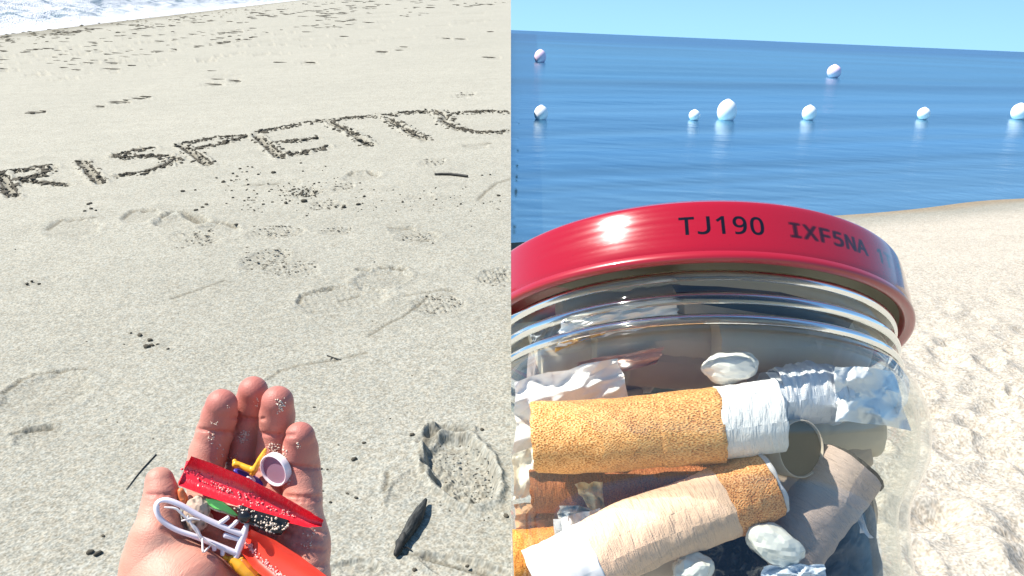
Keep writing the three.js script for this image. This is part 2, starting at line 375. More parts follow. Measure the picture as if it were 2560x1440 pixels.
{
  const list = [];
  for (let k = 0; k < 1500; k++) {
    const x = rr(-260, 1270), y = 97 - 0.117 * x + (rnd() + rnd() - 1) * 13 + (rnd() < .2 ? rr(0, 16) : 0) + 4 * noise(x * .02, 1.7, 3);
    if (y < -12 || noise(x * .021, y * .05, 8) + rr(-.3, .3) < -.12) continue;
    const p = ground(x, y, .0), s = rr(.02, .075) * Math.min(1.4, p.length() / 40 + .4);
    list.push({ p, s: [s * rr(1, 3.2), s * rr(.35, .8), s], turn: rr(-.4, .4) - Math.atan2(shDir.z, shDir.x) });
  }
  single('seaweed_wrack', 'dark line of seaweed scraps left along the edge of the white surf', 'seaweed', lumpsAt(list), std(lin(.085, .075, .045), .8), null, 'stuff');
}
// clods thrown up by the stick, letter by letter
const shadedClodMat = std(lin(.075, .066, .048), .95, { bumpMap: sandBump, bumpScale: .002 });  // dark tone has the shaded side of the clods put into it
for (const [ch, where, strokes] of LETTERS) {
  const list = [], ridges = [];  // ridges paint the dark shaded side of the strokes
  for (const s of strokes) {
    const clipd = s.map(([x, y]) => [Math.min(x, 1273), y]);
    const steepAll = Math.abs(s[0][1] - s[s.length - 1][1]) > .45 * Math.abs(s[0][0] - s[s.length - 1][0]) + 14 && ch !== 'S' && ch !== 'O';
    if (!steepAll) for (let i = 0; i < clipd.length - 1; i++) { const [x0, y0] = clipd[i], [x1, y1] = clipd[i + 1], n = Math.max(1, Math.round(Math.hypot(x1 - x0, y1 - y0) / 15)); for (let k = 0; k < n; k++) { if (rnd() < .2) continue; const q = (t) => ground(lerp(x0, x1, t), lerp(y0, y1, t) - 1.5 + rr(-1.2, 1.2), .002), f = rr(.5, 1.15); ridges.push(rod([q((k + rr(-.1, .1)) / n), q((k + .5) / n), q((k + 1.1) / n)], [.003 * f, .008 * f, .004 * f], { rough: 1.0, steps: 9, sides: 7, flat: .8 })); } }
    else for (const o of [-13, 14]) ridges.push(rod(clipd.map(([x, y]) => ground(Math.min(x + o, 1273), y, .001)), [.002, .004, .006, .004], { rough: 1.4, steps: 30, sides: 8, flat: .8 }));
    for (let i = 0; i < s.length - 1; i++) {
      const [x0, y0] = s[i], [x1, y1] = s[i + 1], len = Math.hypot(x1 - x0, (y1 - y0) * 1.6), n = Math.ceil(len / (Math.abs(y1 - y0) / (Math.abs(x1 - x0) + 1) > .4 ? 1.2 : 1.9)), steep = Math.abs(y1 - y0) / (Math.abs(x1 - x0) + 1) > .4;
      for (let k = 0; k < n; k++) {
        const t = (k + rnd()) / n, side = rnd() < .5 ? -1 : 1, px = lerp(x0, x1, t) + (steep ? side * rr(5, 26) : rr(-3, 3)), py = lerp(y0, y1, t) + (steep ? rr(-5, 5) : side * rr(.3, 5) + 1.5);
        if (px > 1272) continue;
        const big = rnd() < .2, r = big ? rr(.008, .015) : rr(.003, .0085), p = ground(px, py, r * .3);
        list.push({ p, s: [r * rr(1, 2.4), r * rr(.5, .95), r], turn: rr(0, 6), tilt: rr(-.5, .5) });
      }
    }
  }
  thing('sand_letter', `letter ${ch} scratched in the sand with dark clods, ${where}`, 'sand letter', [['ridge', mergeGeometries(ridges), shadedClodMat, null, 'stuff'], ['clods', lumpsAt(list), shadedClodMat, null, 'stuff']]);
}
// crumbs of sand lying about, shade put into their dark colour
{
  const list = [], add = (x, y, r) => { if (x < 1270) { const p = ground(x, y); const s = r / F * p.distanceTo(camera.position); p.y += s * .4; list.push({ p, s: [s * rr(1, 1.7), s * rr(.7, 1), s], turn: rr(0, 6) }); } };
  for (const [x, y, r] of [[349, 838, 6], [375, 851, 6.5], [368, 868, 7], [380, 864, 5], [420, 873, 3.5], [327, 833, 3], [394, 861, 3], [310, 860, 2], [885, 1148, 6], [1030, 1087, 6], [1205, 1075, 5], [910, 1107, 4], [846, 1112, 2.5], [803, 1170, 3], [818, 1172, 3], [826, 1256, 4], [868, 1233, 3.5], [890, 1244, 4.5], [806, 1227, 3], [1265, 1290, 6], [1036, 1424, 6], [1168, 1415, 4], [225, 1382, 8], [245, 1386, 7], [258, 1340, 4], [785, 1016, 3], [975, 1046, 2.5], [68, 713, 4], [80, 706, 3.5], [98, 712, 3], [220, 512, 4], [228, 524, 4], [240, 528, 3], [212, 530, 3], [226, 510, 4], [490, 525, 4], [506, 517, 3], [516, 510, 4], [457, 478, 4], [488, 474, 3], [558, 454, 5], [582, 433, 3], [600, 422, 3], [541, 444, 3], [860, 520, 6], [896, 513, 5], [900, 461, 3], [910, 493, 4], [1006, 508, 3.5], [1090, 501, 3], [1152, 512, 3], [1246, 490, 4], [1082, 609, 3], [936, 654, 2], [523, 579, 4], [590, 562, 4], [684, 432, 5], [1205, 440, 3], [1225, 438, 3], [760, 505, 7], [715, 508, 5]]) add(x, y, r * .85);
  for (let k = 0; k < 90; k++) add(rr(560, 860), 470 + (rnd() + rnd() - 1) * 75, rr(.8, 2.6));
  for (let k = 0; k < 60; k++) add(740 + rr(-40, 50), 480 + rr(-14, 14), rr(1, 3.2));
  for (let k = 0; k < 60; k++) add(rr(880, 1270), rr(470, 530), rr(.6, 2));
  for (let k = 0; k < 24; k++) add(rr(0, 1270), rr(470, 1430), rr(.5, 1.6));
  for (let k = 0; k < 45; k++) add(1170 + rr(-70, 80), 1190 + rr(-80, 110), rr(.8, 2.2));
  const dash = (x, y, long, high, tilt = 0) => { if (x > 1262 || y < -6) return; const p = ground(x, y), m = p.distanceTo(camera.position) / F; p.y += high * m * .5; list.push({ p, s: [long * m, high * m * .8, high * m * rr(1.5, 4)], turn: tilt - Math.atan2(camRight.z, camRight.x) + rr(-.25, .25) }); };  // dark dashes stand in for shade in treads and dents
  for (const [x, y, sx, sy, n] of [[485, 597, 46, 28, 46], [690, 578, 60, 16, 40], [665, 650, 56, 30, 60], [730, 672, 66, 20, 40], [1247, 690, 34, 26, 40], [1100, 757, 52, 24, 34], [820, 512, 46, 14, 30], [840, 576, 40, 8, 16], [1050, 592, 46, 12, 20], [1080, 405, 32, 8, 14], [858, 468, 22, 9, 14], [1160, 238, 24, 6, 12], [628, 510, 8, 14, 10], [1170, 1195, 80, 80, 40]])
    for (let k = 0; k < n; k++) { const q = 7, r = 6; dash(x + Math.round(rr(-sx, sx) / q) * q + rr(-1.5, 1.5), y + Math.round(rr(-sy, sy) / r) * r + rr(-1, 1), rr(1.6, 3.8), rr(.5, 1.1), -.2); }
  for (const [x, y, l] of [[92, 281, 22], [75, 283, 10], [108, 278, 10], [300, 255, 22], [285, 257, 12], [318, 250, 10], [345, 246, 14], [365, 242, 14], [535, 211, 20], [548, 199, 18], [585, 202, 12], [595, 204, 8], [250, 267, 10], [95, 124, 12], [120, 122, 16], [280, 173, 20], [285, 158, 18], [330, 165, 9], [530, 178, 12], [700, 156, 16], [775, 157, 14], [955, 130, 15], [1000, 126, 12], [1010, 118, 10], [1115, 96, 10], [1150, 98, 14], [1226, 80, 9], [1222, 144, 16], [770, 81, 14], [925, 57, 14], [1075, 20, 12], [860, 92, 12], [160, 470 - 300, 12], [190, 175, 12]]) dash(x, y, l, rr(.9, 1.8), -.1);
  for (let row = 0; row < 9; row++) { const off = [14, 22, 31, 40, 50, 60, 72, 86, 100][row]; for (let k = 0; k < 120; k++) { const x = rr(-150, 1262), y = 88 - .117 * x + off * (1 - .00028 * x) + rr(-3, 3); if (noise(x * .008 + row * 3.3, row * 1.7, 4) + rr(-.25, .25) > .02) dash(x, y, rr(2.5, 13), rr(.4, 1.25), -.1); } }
  single('sand_crumbs', 'dark sand crumbs strewn over the pale beach, shade put into their colour', 'sand crumbs', lumpsAt(list), shadedClodMat, null, 'stuff');
}

// ------------------------------------------------------------------ sticks on the sand
// a rod through world points with radii, round or flattened, with rough surface
function rod(points, radii, { sides = 10, rough = 0, flat = 1, steps = 24, cap = true } = {}) {
  const curve = new THREE.CatmullRomCurve3(points, false, 'catmullrom', .5), fr = curve.computeFrenetFrames(steps, false), rows = steps + 1;
  const rad = (t) => { const f = t * (radii.length - 1), i = Math.min(radii.length - 2, Math.floor(f)); return lerp(radii[i], radii[i + 1], f - i); };
  const total = curve.getLength(), extra = cap ? 3 : 0, R = rows + extra * 2;
  const g = sheet(R, sides + 1, (i, j, p) => {
    let k = j - extra, s = 1, off = 0, r0 = rad(0), r1 = rad(1);
    if (k < 0) { const a = (-k / 3) * Math.PI / 2; s = Math.max(Math.cos(a), .02); off = -Math.sin(a) * r0 * .8; k = 0; } else if (k > steps) { const a = ((k - steps) / 3) * Math.PI / 2; s = Math.max(Math.cos(a), .02); off = Math.sin(a) * r1 * .8; k = steps; }
    const t = k / steps, a = (i % sides) / sides * 2 * Math.PI, c = curve.getPoint(t), N = fr.normals[k], B = fr.binormals[k], T = fr.tangents[k];
    let r = rad(t) * s;
    if (rough) r *= 1 + rough * noise(t * total / rad(.5) * .5, Math.cos(a) * 1.5, Math.sin(a) * 1.5 + 5);
    p.copy(c).addScaledVector(N, r * Math.cos(a)).addScaledVector(B, r * Math.sin(a) * flat).addScaledVector(T, off);
  }, { uv: (i, j) => [i / sides, j / R * total * 20] });
  return g;
}
const woodTex = texture(256, (x, y, c) => { const n = noise(x * .09, y * .012, 2) + .5 * noise(x * .3, y * .03, 4); c[0] = 150 + 90 * n; c[1] = 150 + 88 * n; c[2] = 146 + 84 * n; }, true);
const darkWood = std(lin(.095, .10, .098), .75, { map: woodTex, bumpMap: woodTex, bumpScale: .0008 }), blackWood = std(lin(.018, .018, .016), .7);
{
  const px = (list, r) => list.map(([x, y, up = 1]) => ground(x, y, r * up));
  const r1 = 17.5 / F * 1.75;
  const body = rod(px([[1064, 1262, .9], [1048, 1296, .9], [1024, 1336, .9], [1005, 1366, .8]], r1), [r1 * .35, r1 * .9, r1 * 1.08, r1 * .95, r1 * .7], { rough: .22, flat: .8, sides: 14, steps: 30 });
  const tail = rod(px([[1010, 1358, .9], [1000, 1376, .8], [990, 1394, .6]], r1), [r1 * .7, r1 * .55, r1 * .4], { rough: .6, sides: 10, steps: 12 });
  const rag = rod(px([[1004, 1380, .7], [1018, 1376, .5], [1030, 1380, .3]], r1), [r1 * .2, r1 * .14, r1 * .06], { sides: 6, steps: 8 });
  thing('driftwood_sliver', 'dark grey pointed driftwood sliver lying beside the deep footprint', 'driftwood', [['shaft', body, darkWood], ['broken_end', tail, blackWood], ['splinter', rag, blackWood]]);
  const r2 = 4 / F * 4.4;
  single('stick', 'short straight black stick lying below the letter O', 'stick', rod(px([[1088, 441], [1128, 441], [1168, 445]], r2), [r2 * .8, r2, r2 * .9], { rough: .25 }), blackWood);
  const r3 = 2.1 / F * 1.7;
  single('twig', 'thin black twig lying on the sand behind the thumb', 'twig', rod(px([[390, 1137], [352, 1180], [316, 1226]], r3), [r3 * 1.1, r3, r3 * .5], { sides: 7 }), blackWood);
  const r4 = 2.2 / F * 2.1;
  thing('forked_twig', 'tiny forked twig on the sand above the little finger', 'twig', [['stem', rod(px([[818, 887], [832, 892], [852, 898]], r4), [r4, r4, r4 * .6], { sides: 6, steps: 10 }), blackWood], ['fork', rod(px([[832, 892], [824, 897]], r4), [r4 * .8, r4 * .4], { sides: 6, steps: 5 }), blackWood]]);
}

// ------------------------------------------------------------------ buoys
{
  const list = [[1352, 283, 18, 1.15, 'nearest to the sand bank'], [1735, 288, 14, 1, 'dim, just beside the biggest'], [1815, 278, 24, 1.2, 'the biggest and brightest of the row'], [2021, 283, 17, 1.1, 'alone below the pink buoy'], [2307, 285, 14, 1, 'dim, second from the outer end'], [2545, 282, 17, 1.1, 'outermost, at the picture edge']];
  const white = std(lin(.92, .93, .94), .5), pink = std(lin(.88, .66, .80), .55);
  const build = (x, y, r, tall, mat, label, group) => {
    const p = onLevel(x, y + r * .9, SEA), R = r * .95 / F * p.distanceTo(camera.position), c = p.clone(); c.y = SEA + R * .85;
    const ball = new THREE.SphereGeometry(R, 28, 20); ball.scale(1, tall, 1); ball.translate(c.x, c.y, c.z);
    const cap = new THREE.SphereGeometry(R * .3, 16, 8, 0, 6.284, 0, 1.4); cap.scale(1, .5, 1); cap.translate(c.x, c.y + R * tall * .93, c.z);
    thing('buoy', label, 'buoy', [['float', ball, mat], ['cap', cap, mat]], group);
  };
  for (const [x, y, r, t, w] of list) build(x, y, r, t, white, `white round buoy on the blue water, ${w}`, 'white buoys in a row on the sea');
  build(2083, 180, 16, 1, pink, 'pale pink buoy far out, above the row of white buoys', 'pink buoys far out');
  build(1350, 142, 15, 1.2, pink, 'pale pink buoy far out, close to the sand bank', 'pink buoys far out');
}
// ------------------------------------------------------------------ the open hand
// joints: [px, py, how far before the 0.42 m mark (mm), radius px]
const HD = 0.42;
const J = (px, py, w, r) => { const d = HD - w / 1000, k = 1000 * d / F; return { x: (px - 1280) * k, y: (720 - py) * k, z: -d * 1000, r: r * k }; };   // mm in the eye's frame
const HAND = {
  fingers: [
    [J(527, 1285, -8, 48), J(510, 1178, -16, 45.3), J(522, 1128, -19, 44.9), J(538, 1080, -19, 43.9), J(549, 1040, -16, 42.3), J(554, 1011, -12, 38.3)],
    [J(607, 1290, -12, 48), J(608, 1152, -32, 41.3), J(613, 1100, -34, 41.9), J(621, 1048, -34, 39.9), J(629, 1008, -31, 39.3), J(633, 977, -27, 36.3)],
    [J(682, 1295, -12, 47), J(683, 1176, -21, 42.3), J(686, 1130, -23, 42.9), J(690, 1084, -23, 41.9), J(693, 1040, -19, 42.3), J(694, 1004, -14, 39.3)],
    [J(758, 1345, -3, 54), J(757, 1245, -9, 46.3), J(756, 1205, -12, 46.9), J(753, 1162, -13, 44.9), J(751, 1122, -10, 42.3), J(750, 1092, -6, 37.3)],
  ],
  thumb: [J(385, 1460, 14, 88), J(391, 1335, 16, 54), J(399, 1278, 11, 43), J(404, 1238, 8, 38), J(399, 1202, 6, 34)],
  palm: [
    [J(527, 1285, -10, 48), J(500, 1500, -4, 64)], [J(607, 1290, -13, 48), J(560, 1510, -8, 64)], [J(682, 1295, -13, 47), J(630, 1510, -8, 64)], [J(758, 1345, -4, 54), J(715, 1520, -2, 72)],
    [J(766, 1390, 2, 56), J(752, 1470, 8, 72), J(705, 1620, 10, 100)],
    [J(398, 1400, 16, 76), J(450, 1478, 22, 112), J(500, 1600, 16, 120)],
    [J(556, 1300, -26, 40), J(562, 1130, -48, 22)], [J(646, 1300, -26, 36), J(648, 1160, -46, 20)],
    [J(560, 1520, 0, 120), J(590, 1660, 6, 140)], [J(590, 1640, 6, 150), J(560, 1950, 20, 150)],
  ],
};
const CREASES = [   // [x0, y0, x1, y1, depth mm, width mm]
  [492, 1072, 592, 1082, .9, 1.1], [582, 1043, 660, 1047, .9, 1.1], [650, 1083, 734, 1088, .9, 1.1], [712, 1163, 800, 1169, .9, 1.1],
  [568, 1150, 650, 1152, .7, 1.2], [642, 1178, 728, 1178, .7, 1.2], [712, 1240, 805, 1242, .8, 1.2], [712, 1252, 800, 1250, .4, 1], [715, 1310, 812, 1330, .8, 1.4], [468, 1168, 556, 1180, .7, 1.2], [366, 1236, 450, 1232, .5, 1],
  [800, 1350, 700, 1330, .8, 1.6], [700, 1330, 600, 1300, .8, 1.6], [440, 1330, 520, 1345, 1.2, 1.8], [520, 1345, 620, 1440, 1.2, 2], [455, 1338, 410, 1322, 1, 1.6], [812, 1376, 740, 1362, .5, 1.2], [815, 1410, 760, 1420, .4, 1.2],
];
function capsule(p, a, b) {
  const bx = b.x - a.x, by = b.y - a.y, bz = b.z - a.z, t = clamp(((p.x - a.x) * bx + (p.y - a.y) * by + (p.z - a.z) * bz) / (bx * bx + by * by + bz * bz), 0, 1);
  return Math.hypot(p.x - a.x - t * bx, p.y - a.y - t * by, p.z - a.z - t * bz) - (a.r + (b.r - a.r) * t);
}
const smin = (a, b, k) => { const h = Math.max(k - Math.abs(a - b), 0) / k; return Math.min(a, b) - h * h * k * .25; };
const chain = (p, c, k) => { let d = 1e3; for (let i = 0; i < c.length - 1; i++) d = smin(d, capsule(p, c[i], c[i + 1]), k); return d; };
let creaseSegs = [];
function bareHand(p) {
  let f = 1e3; for (const c of HAND.fingers) f = smin(f, chain(p, c, 2), .5);
  let m = 1e3; for (const c of HAND.palm) m = smin(m, chain(p, c, 4), 9);
  m = smin(m, chain(p, HAND.thumb, 4), 9);
  return smin(f, m, 7);
}
function handDist(p) {
  let d = bareHand(p);
  if (Math.abs(d) < 4) for (const s of creaseSegs) {
    const bx = s.b.x - s.a.x, by = s.b.y - s.a.y, bz = s.b.z - s.a.z, t = clamp(((p.x - s.a.x) * bx + (p.y - s.a.y) * by + (p.z - s.a.z) * bz) / (bx * bx + by * by + bz * bz), 0, 1), q = Math.hypot(p.x - s.a.x - t * bx, p.y - s.a.y - t * by, p.z - s.a.z - t * bz) / s.w;
    if (q < 3) d += 1.05 * s.d * Math.exp(-q * q);
  }
  return d;
}
function handHit(px, py, dist = bareHand) {   // distance along the sight line (m) to the skin, or null
  const v = { x: (px - 1280) / F, y: (720 - py) / F, z: -1 }, n = Math.hypot(v.x, v.y, 1);
  let t = 330;
  for (let k = 0; k < 90; k++) { const d = dist({ x: v.x * t, y: v.y * t, z: -t }); if (d < .05) return t / 1000; t += d / n; if (t > 560) break; }
  return null;
}
creaseSegs = CREASES.flatMap(([x0, y0, x1, y1, d, w]) => {
  const out = []; let last = null;
  for (let k = 0; k <= 5; k++) { const x = lerp(x0, x1, k / 5), y = lerp(y0, y1, k / 5) + 2.5 * Math.sin(k / 5 * Math.PI), h = handHit(x, y); if (h) { const q = { x: (x - 1280) / F * h * 1000, y: (720 - y) / F * h * 1000, z: -h * 1000 }; if (last) out.push({ a: last, b: q, d, w }); last = q; } else last = null; }
  return out;
});
// a skin around a distance field: one vertex per crossed cell, drawn to the surface
function skin(dist, lo, hi, cell) {
  const n = [0, 1, 2].map((k) => Math.ceil((hi[k] - lo[k]) / cell) + 1), [nx, ny, nz] = n, val = new Float32Array(nx * ny * nz), q = { x: 0, y: 0, z: 0 };
  for (let k = 0, o = 0; k < nz; k++) for (let j = 0; j < ny; j++) for (let i = 0; i < nx; i++, o++) {
    q.x = lo[0] + i * cell; q.y = lo[1] + j * cell; q.z = lo[2] + k * cell;
    const edge = i === 0 || j === 0 || k === 0 || i === nx - 1 || j === ny - 1 || k === nz - 1;
    val[o] = edge ? 1 : dist(q);
  }
  const id = new Int32Array(nx * ny * nz).fill(-1), pos = [], idx = [];
  const E = [[0, 1], [2, 3], [4, 5], [6, 7], [0, 2], [1, 3], [4, 6], [5, 7], [0, 4], [1, 5], [2, 6], [3, 7]];
  for (let k = 0; k < nz - 1; k++) for (let j = 0; j < ny - 1; j++) for (let i = 0; i < nx - 1; i++) {
    const o = i + nx * (j + ny * k), c = []; let m = 0;
    for (let b = 0; b < 8; b++) { const x = val[o + (b & 1) + nx * ((b >> 1) & 1) + nx * ny * (b >> 2)]; c.push(x); if (x < 0) m |= 1 << b; }
    if (m === 0 || m === 255) continue;
    let sx = 0, sy = 0, sz = 0, ct = 0;
    for (const [a, b] of E) if ((c[a] < 0) !== (c[b] < 0)) { const t = c[a] / (c[a] - c[b]); sx += (a & 1) + t * ((b & 1) - (a & 1)); sy += ((a >> 1) & 1) + t * (((b >> 1) & 1) - ((a >> 1) & 1)); sz += (a >> 2) + t * ((b >> 2) - (a >> 2)); ct++; }
    id[o] = pos.length / 3; pos.push(lo[0] + (i + sx / ct) * cell, lo[1] + (j + sy / ct) * cell, lo[2] + (k + sz / ct) * cell);
  }
  const quad = (a, b, c, d, flip) => flip ? idx.push(a, c, b, a, d, c) : idx.push(a, b, c, a, c, d);
  for (let k = 1; k < nz - 1; k++) for (let j = 1; j < ny - 1; j++) for (let i = 1; i < nx - 1; i++) {
    const o = i + nx * (j + ny * k), s = val[o] < 0;
    if (s !== val[o + 1] < 0) quad(id[o - nx - nx * ny], id[o - nx * ny], id[o], id[o - nx], !s);
    if (s !== val[o + nx] < 0) quad(id[o - 1 - nx * ny], id[o - 1], id[o], id[o - nx * ny], !s);
    if (s !== val[o + nx * ny] < 0) quad(id[o - 1 - nx], id[o - nx], id[o], id[o - 1], !s);
  }
  return { pos, idx };
}
const toWorld = (x, y, z, out = V()) => out.set(x / 1000, y / 1000, z / 1000).applyMatrix4(camera.matrixWorld);
{
  const { pos, idx } = skin(handDist, [-232, -208, -478], [-88, -38, -350], .95);
  const n = pos.length / 3, P = new Float32Array(n * 3), N = new Float32Array(n * 3), C = new Float32Array(n * 3), U = new Float32Array(n * 2), v = V(), g = V(), e = .25;
  const nm = new THREE.Matrix3().setFromMatrix4(camera.matrixWorld);
  for (let i = 0; i < n; i++) {
    const p = { x: pos[i * 3], y: pos[i * 3 + 1], z: pos[i * 3 + 2] }, d0 = (dx, dy, dz) => handDist({ x: p.x + dx, y: p.y + dy, z: p.z + dz });
    g.set(d0(e, 0, 0) - d0(-e, 0, 0), d0(0, e, 0) - d0(0, -e, 0), d0(0, 0, e) - d0(0, 0, -e)).normalize();
    const off = d0(0, 0, 0); p.x -= g.x * off * .9; p.y -= g.y * off * .9; p.z -= g.z * off * .9;
    toWorld(p.x, p.y, p.z, v); P.set([v.x, v.y, v.z], i * 3);
    v.copy(g).applyMatrix3(nm); N.set([v.x, v.y, v.z], i * 3);
    U.set([p.x / 1000 + p.z / 3000, p.y / 1000 + p.z / 4000], i * 2);
    // skin: pink pads, paler palm, redder in the folds
    let tip = 0; for (const c of HAND.fingers) { const t = c[5]; tip = Math.max(tip, Math.exp(-((p.x - t.x) ** 2 + (p.y - t.y) ** 2) / 180)); }
    let fold = 0; for (const s of creaseSegs) { const q = Math.hypot(p.x - (s.a.x + s.b.x) / 2, p.y - (s.a.y + s.b.y) / 2, p.z - (s.a.z + s.b.z) / 2); fold = Math.max(fold, Math.exp(-((q / 2.2) ** 2))); }
    const m = noise(p.x * .09, p.y * .09, p.z * .09) * .5 + .3 * noise(p.x * .3, p.y * .3, p.z * .3);
    const c = [.57 + .06 * m, .265 - .06 * m, .195 - .05 * m];
    mix3(c, c.slice(), [.45, .145, .115], clamp(tip * .75 + fold * .7 + .35 * sstep(p.y, -122, -95), 0, .95));
    C.set(c, i * 3);
  }
  const geo = new THREE.BufferGeometry();
  geo.setAttribute('position', new THREE.BufferAttribute(P, 3)); geo.setAttribute('normal', new THREE.BufferAttribute(N, 3)); geo.setAttribute('color', new THREE.BufferAttribute(C, 3)); geo.setAttribute('uv', new THREE.BufferAttribute(U, 2));
  geo.setIndex(idx);
  // make sure the winding agrees with the outward normals
  { const a = V().fromArray(P, idx[0] * 3), b = V().fromArray(P, idx[1] * 3), c = V().fromArray(P, idx[2] * 3), q = b.sub(a).cross(c.sub(a)); if (q.dot(V().fromArray(N, idx[0] * 3)) < 0) { const ix = geo.index.array; for (let i = 0; i < ix.length; i += 3) { const t = ix[i]; ix[i] = ix[i + 1]; ix[i + 1] = t; } } }
  const sA = tiled(512, 128), sB = tiled(512, 48);
  const pores = texture(512, (x, y, c) => { const ridge = Math.sin((y + 9 * sB(x, y)) * .42) * .5 + .5; c[0] = c[1] = c[2] = 255 * (sA(x, y) * .55 + sB(x, y) * .35 + ridge * .1); });
  pores.repeat.set(28, 28);
  const skinMat = std(lin(1, 1, 1), .55, { vertexColors: true, bumpMap: pores, bumpScale: .00018, sheen: .15, sheenColor: lin(.6, .25, .2), sheenRoughness: .5 });
  single('open_hand', 'open left hand, palm up, holding bits of colourful plastic over the sand', 'hand', geo, skinMat);
}
// grains of sand stuck to the fingers
{
  const list = [], spots = [[700, 1015, 16, 24, 40], [690, 1120, 26, 14, 46], [700, 1135, 24, 14, 36], [610, 1085, 18, 10, 34], [605, 1098, 18, 12, 24], [530, 1095, 14, 16, 16], [540, 1060, 14, 10, 9], [550, 1115, 12, 12, 8], [570, 1018, 6, 6, 4], [746, 1115, 10, 14, 9], [720, 1200, 6, 24, 26], [775, 1335, 20, 14, 10], [770, 1360, 20, 12, 10], [560, 1140, 40, 10, 10], [640, 1010, 10, 24, 10], [735, 1290, 20, 10, 14]];
  for (const [x, y, sx, sy, n] of spots) for (let k = 0; k < n; k++) {
    const px = x + (rnd() + rnd() - 1) * sx, py = y + (rnd() + rnd() - 1) * sy, h = handHit(px, py);
    if (h) { const s = rr(.00018, .00042); list.push({ p: at(px, py, h - s * .4), s: [s * rr(1, 1.5), s, s], turn: rr(0, 6) }); }
  }
  single('sand_grains', 'pale sand grains sticking to the fingers of the open hand', 'sand grains', lumpsAt(list), std(lin(.74, .62, .50), .35), null, 'stuff');
}
// ------------------------------------------------------------------ what lies in the hand
const skinAt = (px, py) => handHit(px, py) ?? .44;
// a flat or dished piece: outline in photograph points, its lie (distance to the eye) and thickness in metres
function plate(poly, depth, thick, { bevel = .35, curve = 0, detail = 0, bump = 0 } = {}) {
  const sh = new THREE.Shape(poly.map(([x, y]) => new THREE.Vector2(x, -y))), k = F / depth(poly[0][0], poly[0][1]), T = thick * k;
  let g = new THREE.ExtrudeGeometry(sh, { depth: T * (1 - bevel), bevelEnabled: true, bevelThickness: T * bevel * .5, bevelSize: T * bevel * .5, bevelOffset: -T * bevel * .5, bevelSegments: 3, steps: 1 });
  const p = g.attributes.position;
  for (let i = 0; i < p.count; i++) { const x = p.getX(i), y = -p.getY(i), d = depth(x, y), z = (p.getZ(i) + T * bevel * .5) / k; const w = at(x, y, d - z + bump * noise(x * .2, y * .2, 5)); p.setXYZ(i, w.x, w.y, w.z); }
  g.computeVertexNormals();
  return g;
}
const px3 = (list, lift = 0) => list.map(([x, y, up = 0]) => at(x, y, skinAt(x, y) - lift - up));
const free = (list) => list.map(([x, y, d]) => at(x, y, d));
const RED = lin(.72, .018, .035), grainTex = texture(256, (x, y, c) => { const s = rnd(); c[0] = c[1] = c[2] = 128 + (s - .5) * 60; });
const scuff = texture(256, (x, y, c) => { const n = noise(x * .12, y * .12, 2) + .6 * noise(x * .35, y * .35, 5) + .4 * noise(x * .02, y * .5, 7); c[0] = c[1] = c[2] = 150 + 80 * n + (rnd() < .02 ? 60 : 0); });
scuff.repeat.set(14, 14);
const redMat = std(RED, .42, { clearcoat: .5, clearcoatRoughness: .25, bumpMap: scuff, bumpScale: .0005, roughnessMap: scuff }), redOrange = std(lin(.78, .055, .03), .35, { clearcoat: .4, clearcoatRoughness: .25 });
const grit = std(lin(.76, .62, .50), .5), gritPink = std(lin(.85, .45, .42), .5);
function gritOn(line, spread, n, s0, s1, depthAt) {
  const list = [];
  for (let k = 0; k < n; k++) { const t = rnd() * (line.length - 1), i = Math.min(line.length - 2, Math.floor(t)), f = t - i, x = lerp(line[i][0], line[i + 1][0], f) + (rnd() + rnd() - 1) * spread, y = lerp(line[i][1], line[i + 1][1], f) + (rnd() + rnd() - 1) * spread * .6, s = s0 + (s1 - s0) * rnd() ** 2.5; list.push({ p: at(x, y, depthAt(x, y) - s * .3), s: [s * rr(1, 1.6), s, s], turn: rr(0, 6), tilt: rr(0, 3) }); }
  return lumpsAt(list);
}
// a split, tapering trough: sections across a bent line
function trough(line, widths, depthAt, wall, dish, rag = 0) {   // line: [x, y] photograph points; widths in points; dish: m
  const N = 60, prof = [];
  for (let i = 0; i <= 10; i++) prof.push([lerp(-1, 1, i / 10), 0]);
  for (let i = 10; i >= 0; i--) prof.push([lerp(-1, 1, i / 10), 1]);
  const pt = (t) => { const f = t * (line.length - 1), i = Math.min(line.length - 2, Math.floor(f)), u = f - i; return [lerp(line[i][0], line[i + 1][0], u), lerp(line[i][1], line[i + 1][1], u)]; };
  const wd = (t) => { const f = t * (widths.length - 1), i = Math.min(widths.length - 2, Math.floor(f)); return lerp(widths[i], widths[i + 1], f - i); };
  const M = prof.length;
  return sheet(N + 3, M + 1, (i, j, p) => {
    const jj = clamp(j - 1, 0, N), t = jj / N, c = pt(t), a = pt(Math.max(0, t - .02)), b = pt(Math.min(1, t + .02)), L = Math.hypot(b[0] - a[0], b[1] - a[1]), nx = -(b[1] - a[1]) / L, ny = (b[0] - a[0]) / L, w = wd(t);
    let [u, top] = prof[i % M]; const end = j === 0 || j === N + 2; if (end) { u *= .02; top = .5; }
    const jag = rag * noise(u * 3 + t * 9, t * 22, 4) * (Math.abs(u) > .7 ? 1 : .35) + (jj < 3 ? rag * 2.2 * noise(u * 4, 9.3, 2) : 0);
    const x = c[0] + nx * u * w + (b[0] - a[0]) / L * jag * 26, y = c[1] + ny * u * w + (b[1] - a[1]) / L * jag * 26;
    const rise = dish * Math.pow(Math.abs(u), 3) * Math.min(1, w / 22), thickness = wall * (top ? 1 : 0);
    p.copy(at(x, y, depthAt(x, y) - rise - thickness));
  });
}
